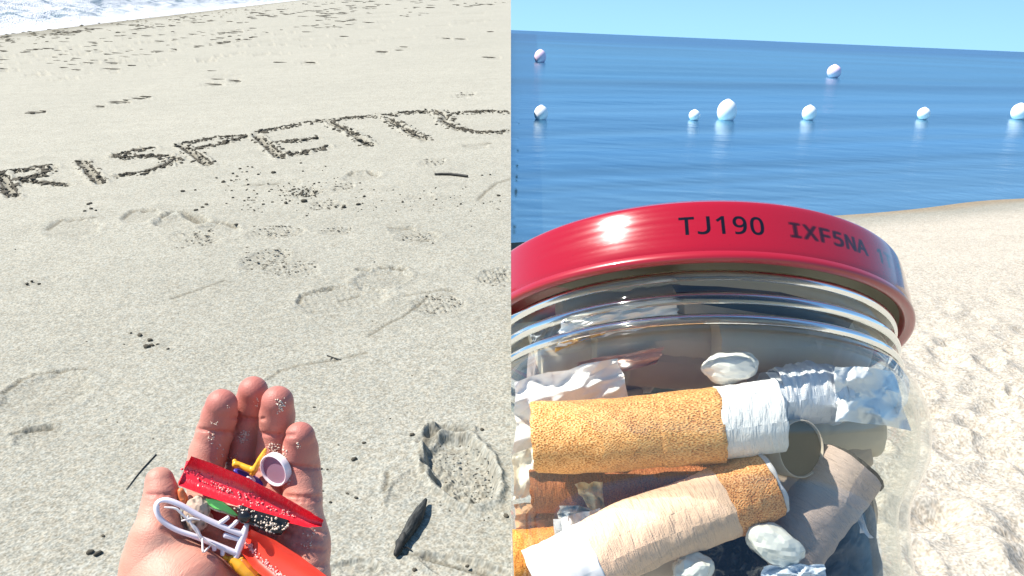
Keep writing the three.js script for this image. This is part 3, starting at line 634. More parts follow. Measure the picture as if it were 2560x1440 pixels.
const planeDepth = (pts) => {   // a flat lie through three [x, y, depth]
  const [a, b, c] = pts, D = (b[0] - a[0]) * (c[1] - a[1]) - (c[0] - a[0]) * (b[1] - a[1]);
  return (x, y) => { const u = ((x - a[0]) * (c[1] - a[1]) - (c[0] - a[0]) * (y - a[1])) / D, v = ((b[0] - a[0]) * (y - a[1]) - (x - a[0]) * (b[1] - a[1])) / D; return a[2] + u * (b[2] - a[2]) + v * (c[2] - a[2]); };
};
{
  // long red shell, split open, across the roots of the fingers
  const dA = skinAt(500, 1185) - .0075, dB = skinAt(770, 1320) - .0035, dep = planeDepth([[470, 1180, dA], [805, 1305, dB], [600, 1140, lerp(dA, dB, .3) + .001]]);
  const shell = trough([[462, 1177], [520, 1198], [600, 1228], [700, 1270], [770, 1299], [806, 1308]], [40, 41, 38, 30, 20, 9], dep, .0011, .0060, .35);
  const pulp = gritOn([[468, 1172], [520, 1192], [600, 1224], [690, 1262]], 24, 70, .0003, .0008, (x, y) => dep(x, y) - .0008), sand = gritOn([[500, 1198], [600, 1238], [690, 1274], [735, 1290]], 14, 80, .0002, .0005, (x, y) => dep(x, y) - .0016);
  thing('split_red_tube', 'long tapering red plastic tube, split open, lying across the finger roots', 'plastic scrap', [['shell', shell, redMat], ['torn_pulp', pulp, std(lin(.80, .05, .09), .35), null, 'stuff'], ['sand_grains', sand, gritPink, null, 'stuff']]);
}
{
  const dA = skinAt(640, 1370) - .0065, dB = skinAt(760, 1430) - .005, dep = planeDepth([[620, 1350, dA], [770, 1440, dB], [620, 1440, dA - .004]]);
  const body = trough([[610, 1345], [660, 1385], [720, 1430], [800, 1492]], [28, 44, 50, 52], dep, .0014, .0062, .06);
  const sand = gritOn([[612, 1352], [650, 1395], [690, 1430], [720, 1452]], 11, 110, .0003, .0007, (x, y) => dep(x, y) - .002);
  thing('red_plastic_shard', 'thick orange-red plastic shard with sand in it, lowest in the palm', 'plastic scrap', [['shard', body, redOrange], ['sand_grains', sand, gritPink, null, 'stuff']]);
}
{
  // white loop clip with teeth
  const d0 = skinAt(430, 1300) - .006, d1 = skinAt(600, 1350) - .0125, dep = planeDepth([[395, 1270, d0], [610, 1350, d1], [500, 1400, (d0 + d1) / 2 - .001]]);
  const q = (l) => l.map(([x, y]) => at(x, y, dep(x, y)));
  const white = std(lin(.78, .72, .80), .4, { clearcoat: .2 }), R = .0016;
  const loop = rod(q([[608, 1336], [560, 1318], [500, 1290], [450, 1262], [415, 1250], [396, 1256], [392, 1276], [404, 1300], [440, 1324], [490, 1342], [540, 1362], [592, 1384]]), [R * 1.15, R, R, R * 1.1, R, R, R * 1.15], { steps: 70, sides: 12, flat: .85 });
  const bar = rod(q([[617, 1312], [610, 1336], [600, 1362], [590, 1392]]), [R * .8, R * 1.25, R * 1.25, R * 1.1], { sides: 10, steps: 14 });
  const parts = [['loop', loop, white], ['crossbar', bar, white]];
  for (const [a, b] of [[[545, 1312], [570, 1294]], [[572, 1322], [592, 1304]], [[606, 1330], [618, 1312]], [[563, 1338], [604, 1350]], [[534, 1360], [536, 1374]], [[558, 1368], [556, 1386]], [[592, 1384], [586, 1402]]]) parts.push(['tooth', rod(q([a, [(a[0] + b[0]) / 2, (a[1] + b[1]) / 2], b]), [R * .9, R * .7], { sides: 8, steps: 6 }), white]);
  thing('white_plastic_clip', 'white plastic loop clip with short teeth, lying near the thumb', 'plastic clip', parts);
  const th = std(lin(.80, .74, .72), .5), parts2 = [];
  for (const l of [[[412, 1268], [440, 1272], [462, 1292], [480, 1300]], [[466, 1300], [490, 1320], [506, 1345], [540, 1366]], [[455, 1302], [478, 1296], [500, 1300]], [[506, 1345], [508, 1380], [518, 1372], [528, 1362]], [[470, 1290], [478, 1310], [492, 1330], [506, 1358]]])
    parts2.push(['strand', rod(l.map(([x, y]) => at(x, y, Math.min(dep(x, y) - .003, skinAt(x, y) - .004))), [.0004, .0007, .0003], { sides: 6, steps: 16 }), th]);
  thing('frayed_thread', 'thin pale frayed thread tangled over the white clip', 'thread', parts2);
}
{
  // sandy shell scrap
  const d = skinAt(490, 1275) - .007, g = new THREE.IcosahedronGeometry(1, 5), p = g.attributes.position, o = at(490, 1288, d);
  const k = d / F, ax = 34 * k, ay = 50 * k, C = new Float32Array(p.count * 3);
  for (let i = 0; i < p.count; i++) { const v = V().fromBufferAttribute(p, i), n = 1 + .12 * noise(v.x * 2, v.y * 2, v.z * 2) + .07 * noise(v.x * 7, v.y * 7, v.z * 7), ang = .22, x = v.x * ax * n, y = v.y * ay * n, X = x * Math.cos(ang) - y * Math.sin(ang) * -1, Y = y * Math.cos(ang) - x * Math.sin(ang); const w = o.clone().addScaledVector(camRight, X).addScaledVector(camUp, Y).addScaledVector(camFwd, -v.z * .0045 * n); p.setXYZ(i, w.x, w.y, w.z); const s = noise(v.x * 9, v.y * 9, v.z * 9) > .28 ? .25 : 1; C.set([.56 * s, .43 * s, .33 * s], i * 3); }
  g.setAttribute('color', new THREE.BufferAttribute(C, 3)); g.computeVertexNormals();
  single('shell_scrap', 'long beige speckled scrap under the white clip, beside the thumb', 'shell scrap', g, std(lin(1, 1, 1), .85, { vertexColors: true }));
  const og = rod(free([[452, 1226, d - .001], [458, 1246, d], [462, 1262, d]]), [.0016, .0026, .0018], { rough: .4 });
  single('orange_scrap', 'small orange scrap under the blunt end of the long red tube', 'plastic scrap', og, std(lin(.80, .22, .08), .5));
}
{
  const d = skinAt(560, 1270) - .0105, dep = (x, y) => d + (x - 515) * .00003;
  const leaf = plate([[514, 1246], [530, 1247], [556, 1254], [576, 1268], [592, 1284], [597, 1291], [580, 1287], [560, 1278], [536, 1272], [522, 1262]], dep, .0016, { bump: .0006 });
  const edge = rod([[519, 1263], [540, 1275], [562, 1281], [588, 1292]].map(([x, y]) => at(x, y, dep(x, y) - .0004)), [.0005, .0006, .0004], { rough: .6 });
  thing('green_plastic_scrap', 'bright green leaf-shaped plastic scrap in the middle of the palm', 'plastic scrap', [['scrap', leaf, std(lin(.22, .80, .18), .45)], ['sandy_edge', edge, std(lin(.72, .58, .40), .8)]]);
  const base = trough([[500, 1268], [560, 1300], [620, 1340], [640, 1352]], [20, 26, 26, 18], (x, y) => d + .0080, .0014, .001, .1);
  single('dark_red_scrap', 'dark red plastic scrap below the green one, half hidden by the white clip', 'plastic scrap', base, std(lin(.30, .02, .02), .4));
}
{
  const d = skinAt(660, 1310) - .0100, dep = planeDepth([[600, 1280, d], [720, 1320, d + .001], [640, 1340, d - .001]]);
  const body = plate([[590, 1270], [604, 1262], [640, 1276], [690, 1290], [722, 1300], [716, 1320], [702, 1338], [680, 1336], [640, 1318], [600, 1302]], dep, .0085, { bevel: .5, bump: .0009 });
  const knob = new THREE.SphereGeometry(.0036, 20, 14); { const o = at(612, 1292, d - .0085); knob.scale(1, 1, .8); knob.translate(o.x, o.y, o.z); }
  const grains = gritOn([[604, 1272], [660, 1302], [700, 1318]], 26, 75, .00025, .0006, (x, y) => dep(x, y) - .0088), rim = gritOn([[596, 1266], [640, 1310], [690, 1333], [706, 1322], [720, 1306]], 6, 55, .0003, .0007, (x, y) => dep(x, y) - .0075);
  thing('black_sandy_lump', 'black lump crusted with white sand grains beneath the red tube', 'rubber lump', [['lump', body, std(lin(.012, .012, .013), .4)], ['knob', knob, std(lin(.014, .014, .016), .2)], ['sand_grains', mergeGeometries([grains, rim]), grit, null, 'stuff']]);
  const disc = new THREE.CylinderGeometry(.0075, .0075, .0012, 40); disc.applyQuaternion(new THREE.Quaternion().setFromUnitVectors(V(0, 1, 0), camFwd.clone().negate().addScaledVector(camUp, .3).normalize())); { const o = at(676, 1344, skinAt(676, 1344) - .003); disc.translate(o.x, o.y, o.z); }
  single('clear_disc', 'clear thin plastic disc half under the black sandy lump', 'plastic disc', disc, std(lin(.9, .85, .85), .12, { transmission: .9, thickness: .0012, ior: 1.45 }));
}
{
  // yellow forked scrap
  const yel = std(lin(.80, .42, .025), .4, { clearcoat: .3 }), b = skinAt(630, 1170) - .013, q = (l) => l.map(([x, y, u = 0]) => at(x, y, b + (y - 1150) * -.00003 - u));
  thing('yellow_forked_scrap', 'yellow forked plastic scrap standing above the red tube', 'plastic scrap', [
    ['arm', rod(q([[588, 1160], [602, 1163], [620, 1172], [634, 1176]]), [.0020, .0015, .0019, .002], { rough: .15 }), yel],
    ['branch', rod(q([[634, 1176], [644, 1158], [654, 1142], [664, 1124]]), [.0019, .0014, .0016, .0009], { rough: .15 }), yel],
    ['stub', rod(q([[630, 1172], [632, 1180], [630, 1184]]), [.0019, .0016], {}), yel], ['tip', rod(q([[586, 1152], [589, 1160], [590, 1168]]), [.0012, .0016, .001], {}), yel]]);
  const bl = std(lin(.05, .035, .30), .4), vi = std(lin(.46, .26, .58), .45), c = b + .002, r = (l) => l.map(([x, y]) => at(x, y, c));
  thing('blue_plastic_strip', 'dark blue and violet plastic strip behind the red tube, below the yellow scrap', 'plastic scrap', [
    ['strip', rod(r([[590, 1176], [612, 1188], [640, 1200], [668, 1216]]), [.0016, .0022, .0022, .0016], { rough: .2, flat: .6 }), bl],
    ['violet_edge', rod(r([[606, 1192], [630, 1203], [655, 1214]]).map((v) => v.addScaledVector(camFwd, -.0018)), [.0007, .0011, .0008], { rough: .4 }), vi],
    ['pale_fleck', rod(r([[622, 1190], [632, 1192], [640, 1200]]).map((v) => v.addScaledVector(camFwd, -.002)), [.0006, .0009, .0006], { rough: .4 }), std(lin(.75, .72, .78), .5)]]);
}
{
  // cap: rim and recessed disc
  const d = skinAt(684, 1178) - .008, k = d / F, rx = 36 * k, o = at(684, 1177, d), nrm = camFwd.clone().negate().addScaledVector(camUp, -.28).addScaledVector(camRight, -.5).normalize();
  const turn = new THREE.Quaternion().setFromUnitVectors(V(0, 1, 0), nrm), put = (g) => { g.scale(1.17, 1, 1.17); g.applyQuaternion(turn); g.translate(o.x, o.y, o.z); return g; };
  const rimG = new THREE.LatheGeometry([[.98, -.5], [1.02, -.46], [1.02, .0], [1.0, .06], [.95, .08], [.90, .05], [.87, -.02], [.87, -.12]].map(([x, y]) => new THREE.Vector2(x * rx, y * rx)), 56);
  const disc = new THREE.CylinderGeometry(rx * .88, rx * .88, rx * .06, 56); disc.translate(0, -rx * .12, 0);
  thing('bottle_cap', 'round cap with white rim and mauve disc, leaning by the little finger', 'cap', [['rim', put(rimG), std(lin(.82, .76, .80), .35, { clearcoat: .3 })], ['disc', put(disc), std(lin(.36, .22, .30), .42)]]);
}
{
  const yel = std(lin(.80, .36, .02), .4, { clearcoat: .3 }), dk = std(lin(.55, .14, .015), .5), d = skinAt(590, 1410) - .0075, q = (l) => l.map(([x, y]) => at(x, y, d));
  thing('yellow_toy_piece', 'small yellow and orange toy piece with prongs, at the bottom of the palm', 'plastic scrap', [
    ['body', rod(q([[580, 1398], [600, 1414], [622, 1432], [650, 1456]]), [.0026, .0036, .0036, .003], { rough: .1 }), yel], ['grip', rod(q([[606, 1402], [622, 1420], [640, 1440]]), [.0016, .0026, .0026], {}), dk],
    ['prong', rod(q([[556, 1382], [564, 1394], [576, 1396]]), [.0009, .0012, .0012], {}), yel], ['prong', rod(q([[596, 1376], [590, 1390], [582, 1400]]), [.001, .0014, .0014], {}), yel],
    ['prong', rod(q([[606, 1396], [596, 1400], [586, 1406]]), [.001, .0014, .0014], {}), yel], ['peg', rod(q([[646, 1420], [646, 1432], [644, 1442]]), [.0012, .0014], {}), yel]]);
}
// ------------------------------------------------------------------ the jar
const JS = .75, jarC = V(.03362, -.0117, -.15482).multiplyScalar(JS).applyMatrix4(camera.matrixWorld);
const jarU = V(.02487, .91763, -.39666).transformDirection(camera.matrixWorld), jarX = camRight.clone().addScaledVector(jarU, -camRight.dot(jarU)).normalize(), jarZ = jarX.clone().cross(jarU);
const jarM = new THREE.Matrix4().makeBasis(jarX, jarU, jarZ).setPosition(jarC), jarInv = jarM.clone().invert();
const JR = .041 * JS, JH = .0102 * JS;
// the jar has one flat side
const flatN = bankN.clone().transformDirection(jarInv), flatC = bankN.dot(camera.position.clone().sub(jarC)) + .00002;
const flatAt = (y, r) => { const m = Math.hypot(flatN.x, flatN.z), k = (flatC - flatN.y * y) / (m * r); return k <= -1 ? Math.PI : Math.acos(clamp(k, -1, 1)); };
const flatTurn = Math.atan2(flatN.x, flatN.z);
// turned wall [r, y] in jar lid radii, open at the flat side
function turned(profile, segs = 160, uvOf) {
  return sheet(profile.length, segs + 1, (i, j, p) => { const [r, y] = profile[j], h = flatAt(y * JS, Math.max(r, 1e-6) * JS), a = flatTurn + lerp(-h, h, i / segs); p.set(r * JS * Math.sin(a), y * JS, r * JS * Math.cos(a)); }, { uv: uvOf ? (i, j, p) => uvOf(Math.atan2(p.x, p.z), profile[j]) : (i, j, p) => [i / segs, j / profile.length] });
}
function flatSide(profile) {   // the flat side itself
  const use = profile.filter(([r, y]) => flatAt(y * JS, r * JS) < Math.PI - 1e-4);
  return sheet(use.length, 3, (i, j, p) => { const [r, y] = use[j], a = flatAt(y * JS, r * JS), q = (s) => V(r * JS * Math.sin(flatTurn + s * a), y * JS, r * JS * Math.cos(flatTurn + s * a)); p.copy(q(-1)).lerp(q(1), i / 2); });
}
const inJar = (g) => g.applyMatrix4(jarM);
const smooth = (pts, n) => new THREE.SplineCurve(pts.map(([x, y]) => new THREE.Vector2(x, y))).getPoints(n).map((v) => [v.x, v.y]);
const NECK = smooth([[.0370, .006], [.0371, .001], [.0376, -.0010], [.0371, -.0026], [.0370, -.0038], [.0377, -.0051], [.0371, -.0066], [.0369, -.0078], [.0374, -.0092], [.0386, -.0110], [.0397, -.0136], [.0403, -.0168], [.0402, -.0200], [.0392, -.0242], [.0371, -.0282], [.0352, -.0318], [.0345, -.036], [.0342, -.044], [.0341, -.070], [.0335, -.078], [.030, -.083], [.015, -.0845], [.0004, -.085]], 150);
const wallR = (y) => { let best = .03; for (let k = 0; k < NECK.length - 1; k++) if (y <= NECK[k][1] && y >= NECK[k + 1][1]) best = lerp(NECK[k][0], NECK[k + 1][0], (NECK[k][1] - y) / (NECK[k][1] - NECK[k + 1][1] + 1e-9)); return best; };
function intoJar(px, py) {   // where a sight line enters the glass
  const s = sight(px, py), q = V();
  for (let d = .06; d < .2; d += .00025) { q.copy(s).multiplyScalar(d).add(camera.position).applyMatrix4(jarInv); const y = q.y / JS; if (y < .004 && Math.hypot(q.x, q.z) < wallR(y) * JS) return d; }
  return .118;
}
const glass = std(lin(.95, .965, .955), .03, { transmission: 1, thickness: 0, ior: 1.5 }), innerGlass = std(lin(.95, .955, .94), .05, { transmission: 1, thickness: 0, ior: 1.45 }), thickGlass = std(lin(.90, .89, .83), .06, { transmission: 1, thickness: .003, ior: 1.5 });
{
  const inner = inJar(turned(NECK.map(([r, y]) => [Math.max(r - .0017, .0003), y > -.08 ? y : y + .003]), 140)), body = inJar(turned(NECK, 180)), flat = inJar(flatSide(NECK)), parts = [['body', body, glass], ['flat_side', flat, glass], ['inner_wall', inner, innerGlass]];
  for (const y of [-.0012, -.0050]) parts.push(['screw_thread', inJar(turned(smooth([[.0373, y + .0009], [.03785, y + .0004], [.03785, y - .0004], [.0373, y - .0009]], 14).concat([[.0372, y]], [[.0373, y + .0009]]), 150)), thickGlass]);
  parts.push(['shoulder_ring', inJar(turned(smooth([[.0371, -.0074], [.0377, -.0079], [.0379, -.0086], [.0375, -.0092]], 14).concat([[.0370, -.0083], [.0371, -.0074]]), 150)), thickGlass]);
  // lid: side with the printed code, rolled edge, top, lining
  const w = 2048, h = 128, cv = document.createElement('canvas'); cv.width = w; cv.height = h;
  const c2 = cv.getContext('2d');
  c2.fillStyle = '#ffffff'; c2.fillRect(0, 0, w, h);
  c2.fillStyle = '#1a0a10'; c2.textBaseline = 'middle'; c2.textAlign = 'left';
  const print2 = (text, a0, a1, size) => { c2.font = `bold ${size}px monospace`; const x0 = (a0 + 1.6) / 3.2 * w, x1 = (a1 + 1.6) / 3.2 * w, tw = c2.measureText(text).width; c2.save(); c2.translate(x0, h * .53); c2.scale((x1 - x0) / tw, 1); c2.fillText(text, 0, 0); c2.restore(); };
  print2('TJ190', -.21, .115, 58); c2.globalAlpha = .16; for (let k = 0; k < 9; k++) { c2.save(); c2.translate(rr(-5, 5), rr(-3, 3)); print2('IXF5NA 1T 13', .20, .98, 50); c2.restore(); } c2.globalAlpha = 1;
  for (let k = 0; k < 900; k++) { c2.fillStyle = `rgba(${rnd() < .5 ? '255,255,255' : '90,40,40'},${rr(.05, .25)})`; c2.fillRect(rnd() * w, rnd() * h, rr(1, 4), rr(1, 2)); }
  const worn = texture(256, (x, y, c) => { c[0] = c[1] = c[2] = 150 + 70 * noise(x * .02, y * .05, 4) + (rnd() < .03 ? 60 : 0); });
  const tex = new THREE.CanvasTexture(cv); tex.colorSpace = THREE.SRGBColorSpace;
  const lidRed = lin(.34, .003, .014), lidMat = std(lidRed, .34, { clearcoat: .8, clearcoatRoughness: .09 }), sideMat = std(lidRed, .30, { map: tex, roughnessMap: worn, clearcoat: .8, clearcoatRoughness: .09 });
  const sideProf = smooth([[.0396, .0103], [.0402, .0097], [.0405, .0080], [.0407, .0050], [.0408, .0022], [.0407, .0012]], 24);
  const side = inJar(turned(sideProf, 240, (a, [, y]) => [(a + 1.6) / 3.2, clamp((y - .0012) / .0091, 0, 1)]));
  const roll = smooth([[.0407, .0012], [.0409, .0008], [.0410, .0003], [.0408, -.0002], [.0403, -.0004], [.0396, -.0003], [.0390, .0001], [.0385, .0012]], 24);
  const top = smooth([[.0388, .0107], [.0396, .0103]], 2), lidTop = [[.0003, .0100], [.0340, .0100], [.0352, .0107], [.0388, .0109], [.0396, .0103]];
  const lining = [[.0385, .0012], [.0387, .0084], [.0360, .0086], [.0003, .0086]];
  parts.push(['lid', inJar(turned(lidTop, 160)), lidMat, [['lid_side', side, sideMat], ['rolled_edge', inJar(turned(roll, 200)), lidMat], ['lining', inJar(turned(lining, 120)), std(lin(.30, .275, .215), .5)], ['lid_flat', inJar(flatSide([...lidTop, ...sideProf, ...roll.slice(0, 14)])), lidMat]]]);
  thing('glass_jar', 'round-shouldered glass jar with shiny red screw lid, full of beach litter', 'jar', parts);
}
// ------------------------------------------------------------------ what the jar holds
const corkTex = texture(256, (x, y, c) => { const n = noise(x * .30, y * .22, 3) + .7 * noise(x * .7, y * .6, 6) + .22 * noise(x * .04, y * .03, 9), s = sstep(n, .05, .5), q = sstep(-n, .15, .6); c[0] = 232 - 62 * s + 14 * q; c[1] = 168 - 66 * s + 40 * q; c[2] = 96 - 52 * s + 50 * q; }, true);
const paperTex = texture(256, (x, y, c) => { const n = noise(x * .02, y * .09, 3) + .6 * noise(x * .05, y * .3, 6) + .3 * noise(x * .4, y * .4, 8); c[0] = c[1] = c[2] = 128 + 80 * n; });
const cork = std(lin(1, 1, 1), .55, { map: corkTex, bumpMap: corkTex, bumpScale: .0002 }), paper = std(lin(.80, .79, .78), .7, { bumpMap: paperTex, bumpScale: .00035 });
const oldCork = std(lin(.78, .53, .36), .7, { bumpMap: paperTex, bumpScale: .00035 }), specked = std(lin(1, .92, .95), .6, { map: corkTex, bumpMap: corkTex, bumpScale: .0002 }), brown = std(lin(.42, .24, .15), .75, { map: corkTex, bumpMap: paperTex, bumpScale: .00035 }), grimy = std(lin(.45, .345, .295), .8, { bumpMap: paperTex, bumpScale: .00035 }), ash = std(lin(.03, .028, .025), .9);
const wool = std(lin(.72, .64, .50), .95, { bumpMap: sandBump, bumpScale: .0006 });
// a paper tube along a line of [px, py, depth], radius m, wrinkled; hollow ends show a rim
function paperTube(a, b, r, { wrinkle = .05, flat = 1, t0 = 0, t1 = 1, hollow = false, seed: sd = 0, grow = 1, sides = 40, steps = 40 } = {}) {
  const A = at(...a), B = at(...b), L = B.clone().sub(A), ax = L.clone().normalize(), e1 = camFwd.clone().negate().addScaledVector(ax, camFwd.dot(ax)).normalize(), e2 = ax.clone().cross(e1);
  const rows = steps + 1 + 4;
  return sheet(rows, sides + 1, (i, j, p) => {
    const k = clamp(j - 2, 0, steps), ang0 = (i % sides) / sides * 6.2832, rag = (k === 0 || k === steps) ? .012 * noise(Math.cos(ang0) * 2.2 + sd, Math.sin(ang0) * 2.2, k) * (k ? 1 : -1) : 0, t = lerp(t0, t1, k / steps) + rag, ang = (i % sides) / sides * 2 * Math.PI;
    let s = grow * (1 + wrinkle * noise(t * 9 + sd, Math.cos(ang) * 1.4, Math.sin(ang) * 1.4) + wrinkle * .5 * noise(t * 26 + sd, Math.cos(ang) * 3, Math.sin(ang) * 3)), sink = 0;
    if (j === 1 || j === rows - 2) s *= .93; if (j === 0 || j === rows - 1) { s *= hollow ? .9 : .01; sink = hollow ? .3 : 0; }
    const dir = j < 2 ? 1 : -1;
    p.copy(A).addScaledVector(L, t).addScaledVector(e2, r * (.10 * Math.sin(t * 3.1 + sd) + .04 * Math.sin(t * 8 + sd * 2))).addScaledVector(ax, dir * sink * r * (j === 0 || j === rows - 1 ? 8 : 0)).addScaledVector(e1, Math.cos(ang) * r * s * flat).addScaledVector(e2, Math.sin(ang) * r * s);
  }, { uv: (i, j) => [i / sides * 6.283 * r * 90, lerp(t0, t1, j / rows) * L.length() * 90] });
}
const pxr = (px, d) => px / F * d;
function pebble(label, px, py, rx, ry, depth, turn = 0, mat, cat = 'pebble', name = 'white_pebble') {
  const g = new THREE.IcosahedronGeometry(1, 5), p = g.attributes.position, o = at(px, py, depth), k = depth / F, sd = px * .013;
  for (let i = 0; i < p.count; i++) { const v = V().fromBufferAttribute(p, i), n = 1 + .24 * noise(v.x * 1.5 + sd, v.y * 1.5, v.z * 1.5) + .07 * noise(v.x * 4, v.y * 4, v.z * 4 + sd) + .02 * noise(v.x * 14, v.y * 14, v.z * 14), x = v.x * rx * k * n, y = v.y * ry * k * n, w = o.clone().addScaledVector(camRight, x * Math.cos(turn) - y * Math.sin(turn)).addScaledVector(camUp, x * Math.sin(turn) + y * Math.cos(turn)).addScaledVector(camFwd, -v.z * Math.min(rx, ry) * k * n); p.setXYZ(i, w.x, w.y, w.z); }
  g.computeVertexNormals();
  single(name, label, cat, mergeVertices(g), mat);
}
// crumpled sheet: outline corners in photograph points with depths
function crumpled(corners, depth, amp, freq, { rows = 9, cols = 9, thick = .00025, sd = 0, lean = 0 } = {}) {
  const [a, b, c, d] = corners;   // top-left, top-right, bottom-right, bottom-left
  const hash = (i, j, k) => { const t = Math.sin(i * 127.1 + j * 311.7 + sd * 74.7 + k * 19.3) * 43758.5453; return t - Math.floor(t) - .5; };
  const node = (i, j) => { const ed = i === 0 || j === 0 || i === cols - 1 || j === rows - 1; return [(i + hash(i, j, 1) * (ed ? .2 : .5)) / (cols - 1), (j + hash(i, j, 2) * (ed ? .2 : .5)) / (rows - 1), hash(i, j, 3), hash(i, j, 4), hash(i, j, 5)]; };
  const M = 6, W = (cols - 1) * M + 1, H = (rows - 1) * M + 1;
  const pt = (a1, b1, p, back) => {
    const i = Math.min(cols - 2, Math.floor(a1 / M)), j = Math.min(rows - 2, Math.floor(b1 / M)), fu = a1 / M - i, fv = b1 / M - j, n0 = node(i, j), n1 = node(i + 1, j), n2 = node(i, j + 1), n3 = node(i + 1, j + 1);
    const up = hash(i, j, 8) > 0, q = (k) => up ? (fu + fv <= 1 ? n0[k] + fu * (n1[k] - n0[k]) + fv * (n2[k] - n0[k]) : n3[k] + (1 - fu) * (n2[k] - n3[k]) + (1 - fv) * (n1[k] - n3[k])) : (fu >= fv ? n0[k] + fu * (n1[k] - n0[k]) + fv * (n3[k] - n1[k]) : n0[k] + fv * (n2[k] - n0[k]) + fu * (n3[k] - n2[k]));
    const u = q(0), v = q(1), x = lerp(lerp(a[0], b[0], u), lerp(d[0], c[0], u), v), y = lerp(lerp(a[1], b[1], u), lerp(d[1], c[1], u), v);
    return p.copy(at(x + q(3) * 8, y + q(4) * 8, depth - amp * (q(2) * .9 + 1.4 * noise(u * freq + sd, v * freq, sd) + .22 * noise(u * freq * 5, v * freq * 5 + sd, 3)) + lean * (u - .5) + (back ? thick : 0)));
  };
  const g1 = sheet(H, W, (i, j, p) => pt(i, j, p, false)), g2 = sheet(H, W, (i, j, p) => pt(W - 1 - i, j, p, true));
  return mergeGeometries([g1, g2]);
}
const foil = std(lin(.90, .90, .90), .38, { metalness: .3, bumpMap: paperTex, bumpScale: .0003 }), whitePaper = std(lin(.84, .82, .80), .7), pinkPaper = std(lin(.72, .40, .30), .7);
// largest butt: cork-patterned paper and white paper
{
  const d = intoJar(1640, 1060) + pxr(94, .085), r = pxr(93, d), A = [1338, 1092, d + .0035], B = [1950, 1046, d];
  thing('cigarette_butt', 'fat cork-patterned cigarette butt with white paper end, uppermost in the jar', 'cigarette butt', [
    ['tipping_paper', paperTube(A, B, r, { t1: .765, wrinkle: .035, sd: 1 }), cork], ['white_paper', paperTube(A, B, r, { t0: .755, t1: 1, wrinkle: .05, grow: .985, seed: 1 }), paper],
    ['paper_seam', paperTube(A, B, r, { t0: .52, t1: .765, wrinkle: .035, grow: 1.012, steps: 12 }), cork]]);
  const d2 = intoJar(1700, 1290) + pxr(92, .08), r2 = pxr(88, d2), A2 = [1395, 1440, d2 - .001], B2 = [1915, 1203, d2 + .001];
  thing('cigarette_butt', 'faded pinkish cigarette butt slanting up from the white crumpled paper', 'cigarette butt', [
    ['tipping_paper', paperTube(A2, B2, r2, { t0: .17, t1: .80, wrinkle: .06, seed: 4 }), oldCork], ['speckled_paper', paperTube(A2, B2, r2, { t0: .79, wrinkle: .06, grow: 1.006, seed: 4 }), specked], ['white_paper', paperTube(A2, B2, r2, { t0: -.1, t1: .18, wrinkle: .09, grow: 1.02, seed: 4 }), whitePaper], ['end_cap', paperTube(A2, B2, r2, { t0: .985, t1: 1.02, grow: .97, wrinkle: .03, steps: 4 }), std(lin(.62, .60, .60), .7)]]);
  const d3 = intoJar(2060, 1270) + pxr(100, .085), r3 = pxr(84, d3), A3 = [2135, 1170, d3 + .003], B3 = [1930, 1420, d3 + .001];
  thing('cigarette_butt', 'grey-brown cigarette butt in the shade, slanting down below the foil', 'cigarette butt', [['tipping_paper', paperTube(A3, B3, r3, { wrinkle: .05, seed: 8 }), grimy], ['burnt_end', paperTube(A3, B3, r3, { t0: -.03, t1: .01, grow: .93, wrinkle: .1, steps: 6 }), ash]]);
  const d4 = d + .009, A4 = [1330, 1232, d4 + .002], B4 = [1900, 1196, d4], r4 = pxr(56, d4);
  thing('cigarette_butt', 'brown cigarette butt lying squeezed beneath the fat cork-patterned one', 'cigarette butt', [['tipping_paper', paperTube(A4, B4, r4, { wrinkle: .06, seed: 12 }), brown]]);
  const d5 = intoJar(1350, 1390) + .006, A5 = [1262 + 22, 1392, d5], B5 = [1450, 1384, d5], r5 = pxr(66, d5);
  thing('cigarette_butt', 'yellow-tan cigarette butt at the jar foot, beside the white crumpled paper', 'cigarette butt', [['tipping_paper', paperTube(A5, B5, r5, { wrinkle: .05, seed: 15 }), std(lin(.85, .66, .34), .7, { map: corkTex })]]);
  // tube with its open end to the eye
  const d6 = intoJar(2005, 1120) + .006, o = at(2004, 1122, d6), R6 = pxr(72, d6), nrm = camFwd.clone().negate().addScaledVector(camRight, .42).addScaledVector(camUp, .1).normalize();
  const turn6 = new THREE.Quaternion().setFromUnitVectors(V(0, 1, 0), nrm), pose = (g) => g.applyQuaternion(turn6).translate(o.x, o.y, o.z);
  const ring = new THREE.LatheGeometry([[.95, -1.6], [1, -1.6], [1, 0], [.975, .02], [.95, 0], [.95, -1.6]].map(([x, y]) => new THREE.Vector2(x * R6, y * R6)), 56), plug = new THREE.CylinderGeometry(R6 * .94, R6 * .94, R6 * .3, 40); plug.translate(0, -R6 * .25, 0);
  thing('paper_tube', 'open round end of a dark paper tube with thin pale rim', 'paper tube', [['rim', pose(ring), std(lin(.58, .50, .40), .6)], ['plug', pose(plug), std(lin(.085, .07, .035), .8)]]);  // the dark disc inside paints the shade of the open hollow
}
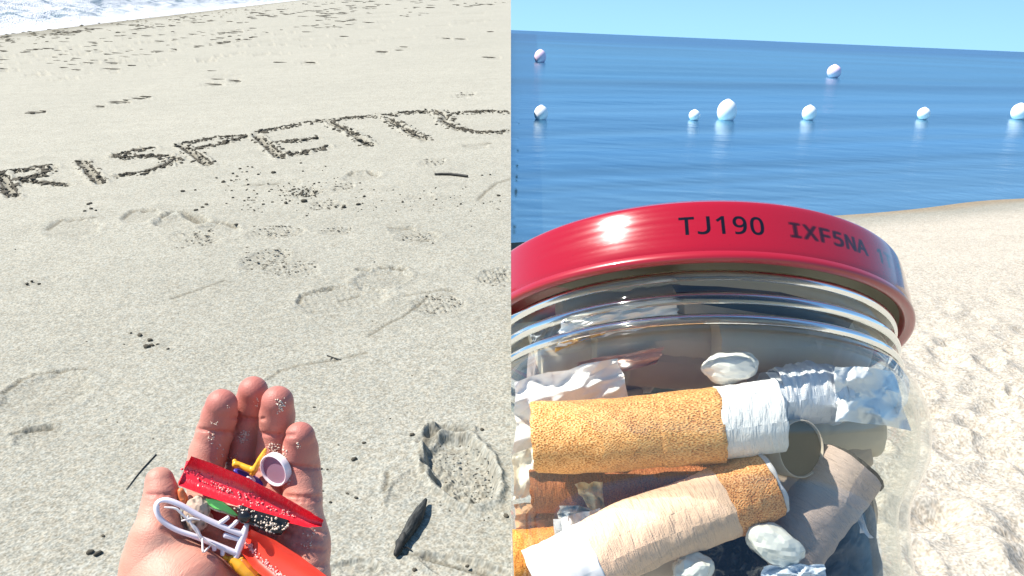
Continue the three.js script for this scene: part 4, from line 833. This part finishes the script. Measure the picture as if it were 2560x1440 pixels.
// pebbles, plastic, foil and paper
{
  const chalk = std(lin(.80, .77, .70), .6), shine = std(lin(.78, .78, .72), .25, { clearcoat: .6, clearcoatRoughness: .15 });
  pebble('oval white pebble lying on the upper edge of the fat cork-patterned butt', 1826, 918, 70, 40, intoJar(1826, 918) + .0075, .05, chalk);
  pebble('shiny white pebble below the open paper tube, resting on the grey-brown butt', 1936, 1362, 72, 46, intoJar(1936, 1362) + .0035, -.5, shine);
  pebble('white pebble at the bottom edge between the pink butt and black plastic', 1732, 1424, 50, 44, intoJar(1732, 1424) + .0045, .3, shine);
  single('foil_scrap', 'crumpled silver foil beside the jar shoulder, right of the white paper end', 'foil', crumpled([[2085, 915], [2235, 925], [2275, 1075], [2090, 1050]], intoJar(2170, 1000) + .006, .0026, 2.5, { sd: 3, lean: .006, rows: 6, cols: 7 }), foil);
  const d1 = intoJar(2000, 980) + .0095;
  thing('foil_roll', 'silver-white rolled paper piece between the fat butt and the foil', 'foil', [['roll', paperTube([1935, 996, d1], [2082, 984, d1 + .001], pxr(74, d1), { wrinkle: .10, seed: 22, hollow: true }), std(lin(.80, .81, .85), .45, { metalness: .25, bumpMap: paperTex, bumpScale: .00035 })]]);
  single('crumpled_paper', 'large crumpled white paper above the fat butt, at the bank side', 'paper', crumpled([[1284, 955], [1545, 892], [1575, 1010], [1284, 1140]], intoJar(1400, 1000) + .0062, .0026, 2, { sd: 6, rows: 6, cols: 7 }), whitePaper);
  single('crumpled_paper', 'crumpled cream paper tucked under the fat butt near its blunt end', 'paper', crumpled([[1284, 1120], [1350, 1110], [1352, 1220], [1284, 1250]], intoJar(1300, 1170) + .005, .0016, 2, { sd: 9, rows: 5, cols: 4 }), std(lin(.84, .76, .62), .7));
  single('pink_paper', 'torn salmon-pink paper strip at the neck of the jar', 'paper', crumpled([[1440, 905], [1660, 868], [1640, 912], [1450, 950]], intoJar(1540, 910) + .010, .001, 3, { sd: 12 }), pinkPaper);
  single('tan_shard', 'pale tan shard with curled point, under the brown butt', 'paper scrap', crumpled([[1434, 1210], [1502, 1204], [1520, 1296], [1470, 1270]], intoJar(1480, 1250) + .0055, .0014, 3, { sd: 14, rows: 6, cols: 6 }), std(lin(.80, .66, .40), .6));
  single('foil_scrap', 'small silver foil scrap under the tan shard, above the white crumpled paper', 'foil', crumpled([[1400, 1262], [1490, 1268], [1480, 1325], [1390, 1310]], intoJar(1440, 1290) + .006, .0018, 5, { sd: 17, rows: 6, cols: 6 }), foil);
  single('orange_scrap', 'rust-orange scrap with white edge at the bank side of the jar', 'paper scrap', crumpled([[1284, 1262], [1420, 1248], [1430, 1322], [1290, 1330]], intoJar(1350, 1290) + .0075, .0012, 3, { sd: 20, rows: 6, cols: 6 }), std(lin(.52, .27, .13), .6));
  single('crumpled_paper', 'blinding white crumpled paper at the foot of the pinkish butt', 'paper', crumpled([[1385, 1300], [1500, 1270], [1560, 1470], [1390, 1470]], intoJar(1450, 1380) + .0042, .0016, 2.6, { sd: 23 }), whitePaper);
  single('black_plastic', 'glossy black plastic scrap beside the shiny white pebble', 'plastic scrap', crumpled([[1740, 1290], [1890, 1260], [1930, 1470], [1740, 1470]], intoJar(1830, 1380) + .0085, .0022, 3, { sd: 26 }), std(lin(.012, .013, .022), .25));
  single('navy_scrap', 'dark navy scrap between the grey-brown butt and the jar wall', 'plastic scrap', crumpled([[2110, 1215], [2178, 1225], [2210, 1470], [1985, 1470]], intoJar(2120, 1360) + .0075, .0012, 3, { sd: 29 }), std(lin(.030, .030, .042), .5));
  single('white_shard', 'pointed white shard against the dark navy scrap', 'paper scrap', crumpled([[2135, 1258], [2152, 1266], [2182, 1350], [2150, 1330]], intoJar(2155, 1300) + .0045, .0005, 3, { sd: 31, rows: 6, cols: 6 }), std(lin(.62, .58, .60), .6));
  single('crumpled_paper', 'pale bluish paper at the bottom edge, below the shiny white pebble', 'paper', crumpled([[1905, 1416], [2060, 1410], [2070, 1480], [1905, 1480]], intoJar(1980, 1430) + .003, .001, 4, { sd: 34 }), std(lin(.66, .72, .80), .5));
  // in the neck
  const nk = (x, y, dd = .006) => at(x, y, intoJar(x, y) + dd);
  single('foil_scrap', 'bright white foil strip behind the neck glass, under the lid', 'foil', crumpled([[1400, 800], [1680, 735], [1700, 800], [1390, 868]], intoJar(1540, 800) + .0045, .0012, 4, { sd: 40 }), std(lin(.90, .90, .89), .4, { metalness: .1 }));
  single('grey_scrap', 'small blue-grey scrap in the neck beside the white foil strip', 'paper scrap', crumpled([[1330, 828], [1400, 800], [1406, 845], [1325, 880]], intoJar(1360, 840) + .004, .0008, 4, { sd: 43, rows: 6, cols: 6 }), std(lin(.30, .34, .40), .6));
  single('yellow_scrap', 'yellow-brown paper scrap under the white foil strip in the neck', 'paper scrap', crumpled([[1400, 850], [1530, 818], [1500, 842], [1385, 880]], intoJar(1450, 850) + .0035, .0006, 4, { sd: 44, rows: 6, cols: 6 }), std(lin(.70, .42, .10), .5));
  const band = [[1680, 712], [1800, 716], [1950, 730], [2080, 762], [2135, 800]], low = [[1700, 752], [1800, 768], [1950, 790], [2060, 815], [2110, 838]];
  single('black_strip', 'wide black strip bent round inside the neck, under the lid', 'plastic scrap', sheet(band.length * 6 - 5, 8, (i, j, p) => { const f = j / 6, k = Math.min(band.length - 2, Math.floor(f)), u = f - k, v = i / 7, x = lerp(lerp(band[k][0], band[k + 1][0], u), lerp(low[k][0], low[k + 1][0], u), v), y = lerp(lerp(band[k][1], band[k + 1][1], u), lerp(low[k][1], low[k + 1][1], u), v); p.copy(nk(x, y, .005 + .0012 * Math.sin(v * 3.14))); }), std(lin(.018, .015, .016), .45));
}
// the heap behind: butts lying across the back of the jar
{
  const tones = [brown, oldCork, grimy, std(lin(.72, .60, .46), .8), std(lin(.46, .35, .26), .8), std(lin(.64, .54, .40), .8)], say = ['brown', 'faded', 'grey-brown', 'tan', 'dark', 'olive'];
  const rows = [[1330, 935, 1620, 925, 2], [1560, 905, 1850, 890, 4], [1850, 960, 2150, 910, 4], [1330, 1010, 1600, 1040, 3], [1880, 1080, 2180, 1060, 5], [1320, 1160, 1650, 1180, 4], [1650, 1150, 1930, 1170, 4], [1900, 1200, 2150, 1120, 4], [1330, 1290, 1650, 1300, 0], [1640, 1270, 1900, 1340, 4], [1880, 1310, 2160, 1250, 4], [1400, 1400, 1700, 1370, 4], [1700, 1420, 2000, 1440, 4], [1480, 860, 1800, 850, 5], [1780, 860, 2110, 870, 5], [1340, 890, 1560, 850, 3], [1400, 800, 1700, 780, 5], [1690, 790, 2000, 800, 3], [1990, 850, 2150, 880, 3], [1340, 880, 1480, 830, 5]];
  const whereabouts = ['behind the large crumpled white paper', 'directly behind the oval white pebble', 'behind the silver-white rolled paper', 'behind the blunt end of the fat butt', 'behind the open paper tube', 'behind the cream paper', 'behind the middle of the squeezed brown butt', 'behind the upper end of the grey-brown butt', 'behind the rust-orange scrap', 'behind the end cap of the pinkish butt', 'behind the lower end of the grey-brown butt', 'behind the white paper of the pinkish butt', 'behind the glossy black plastic', 'under the shoulder ring, above the pink paper', 'under the shoulder ring, above the oval pebble', 'behind the pink paper, towards the bank side', 'in the neck, behind the white foil strip', 'in the neck, behind the black strip', 'in the neck, beyond the end of the black strip', 'in the neck, behind the yellow-brown scrap'];
  rows.forEach(([x0, y0, x1, y1, t], i) => {
    const d = intoJar((x0 + x1) / 2, (y0 + y1) / 2) + (y0 < 900 ? .012 : .0165) + rr(0, .004), r = pxr(rr(58, 72), d);
    thing('cigarette_butt', `shaded ${say[t]} cigarette butt ${whereabouts[i]}`, 'cigarette butt', [['tipping_paper', paperTube([x0, y0, d], [x1, y1, d + rr(-.002, .003)], r, { wrinkle: .08, seed: x0 * .1, sides: 24, steps: 24 }), tones[t]]], 'butts in the shaded heap at the back of the jar');
  });
}
renderer.render(scene, camera);
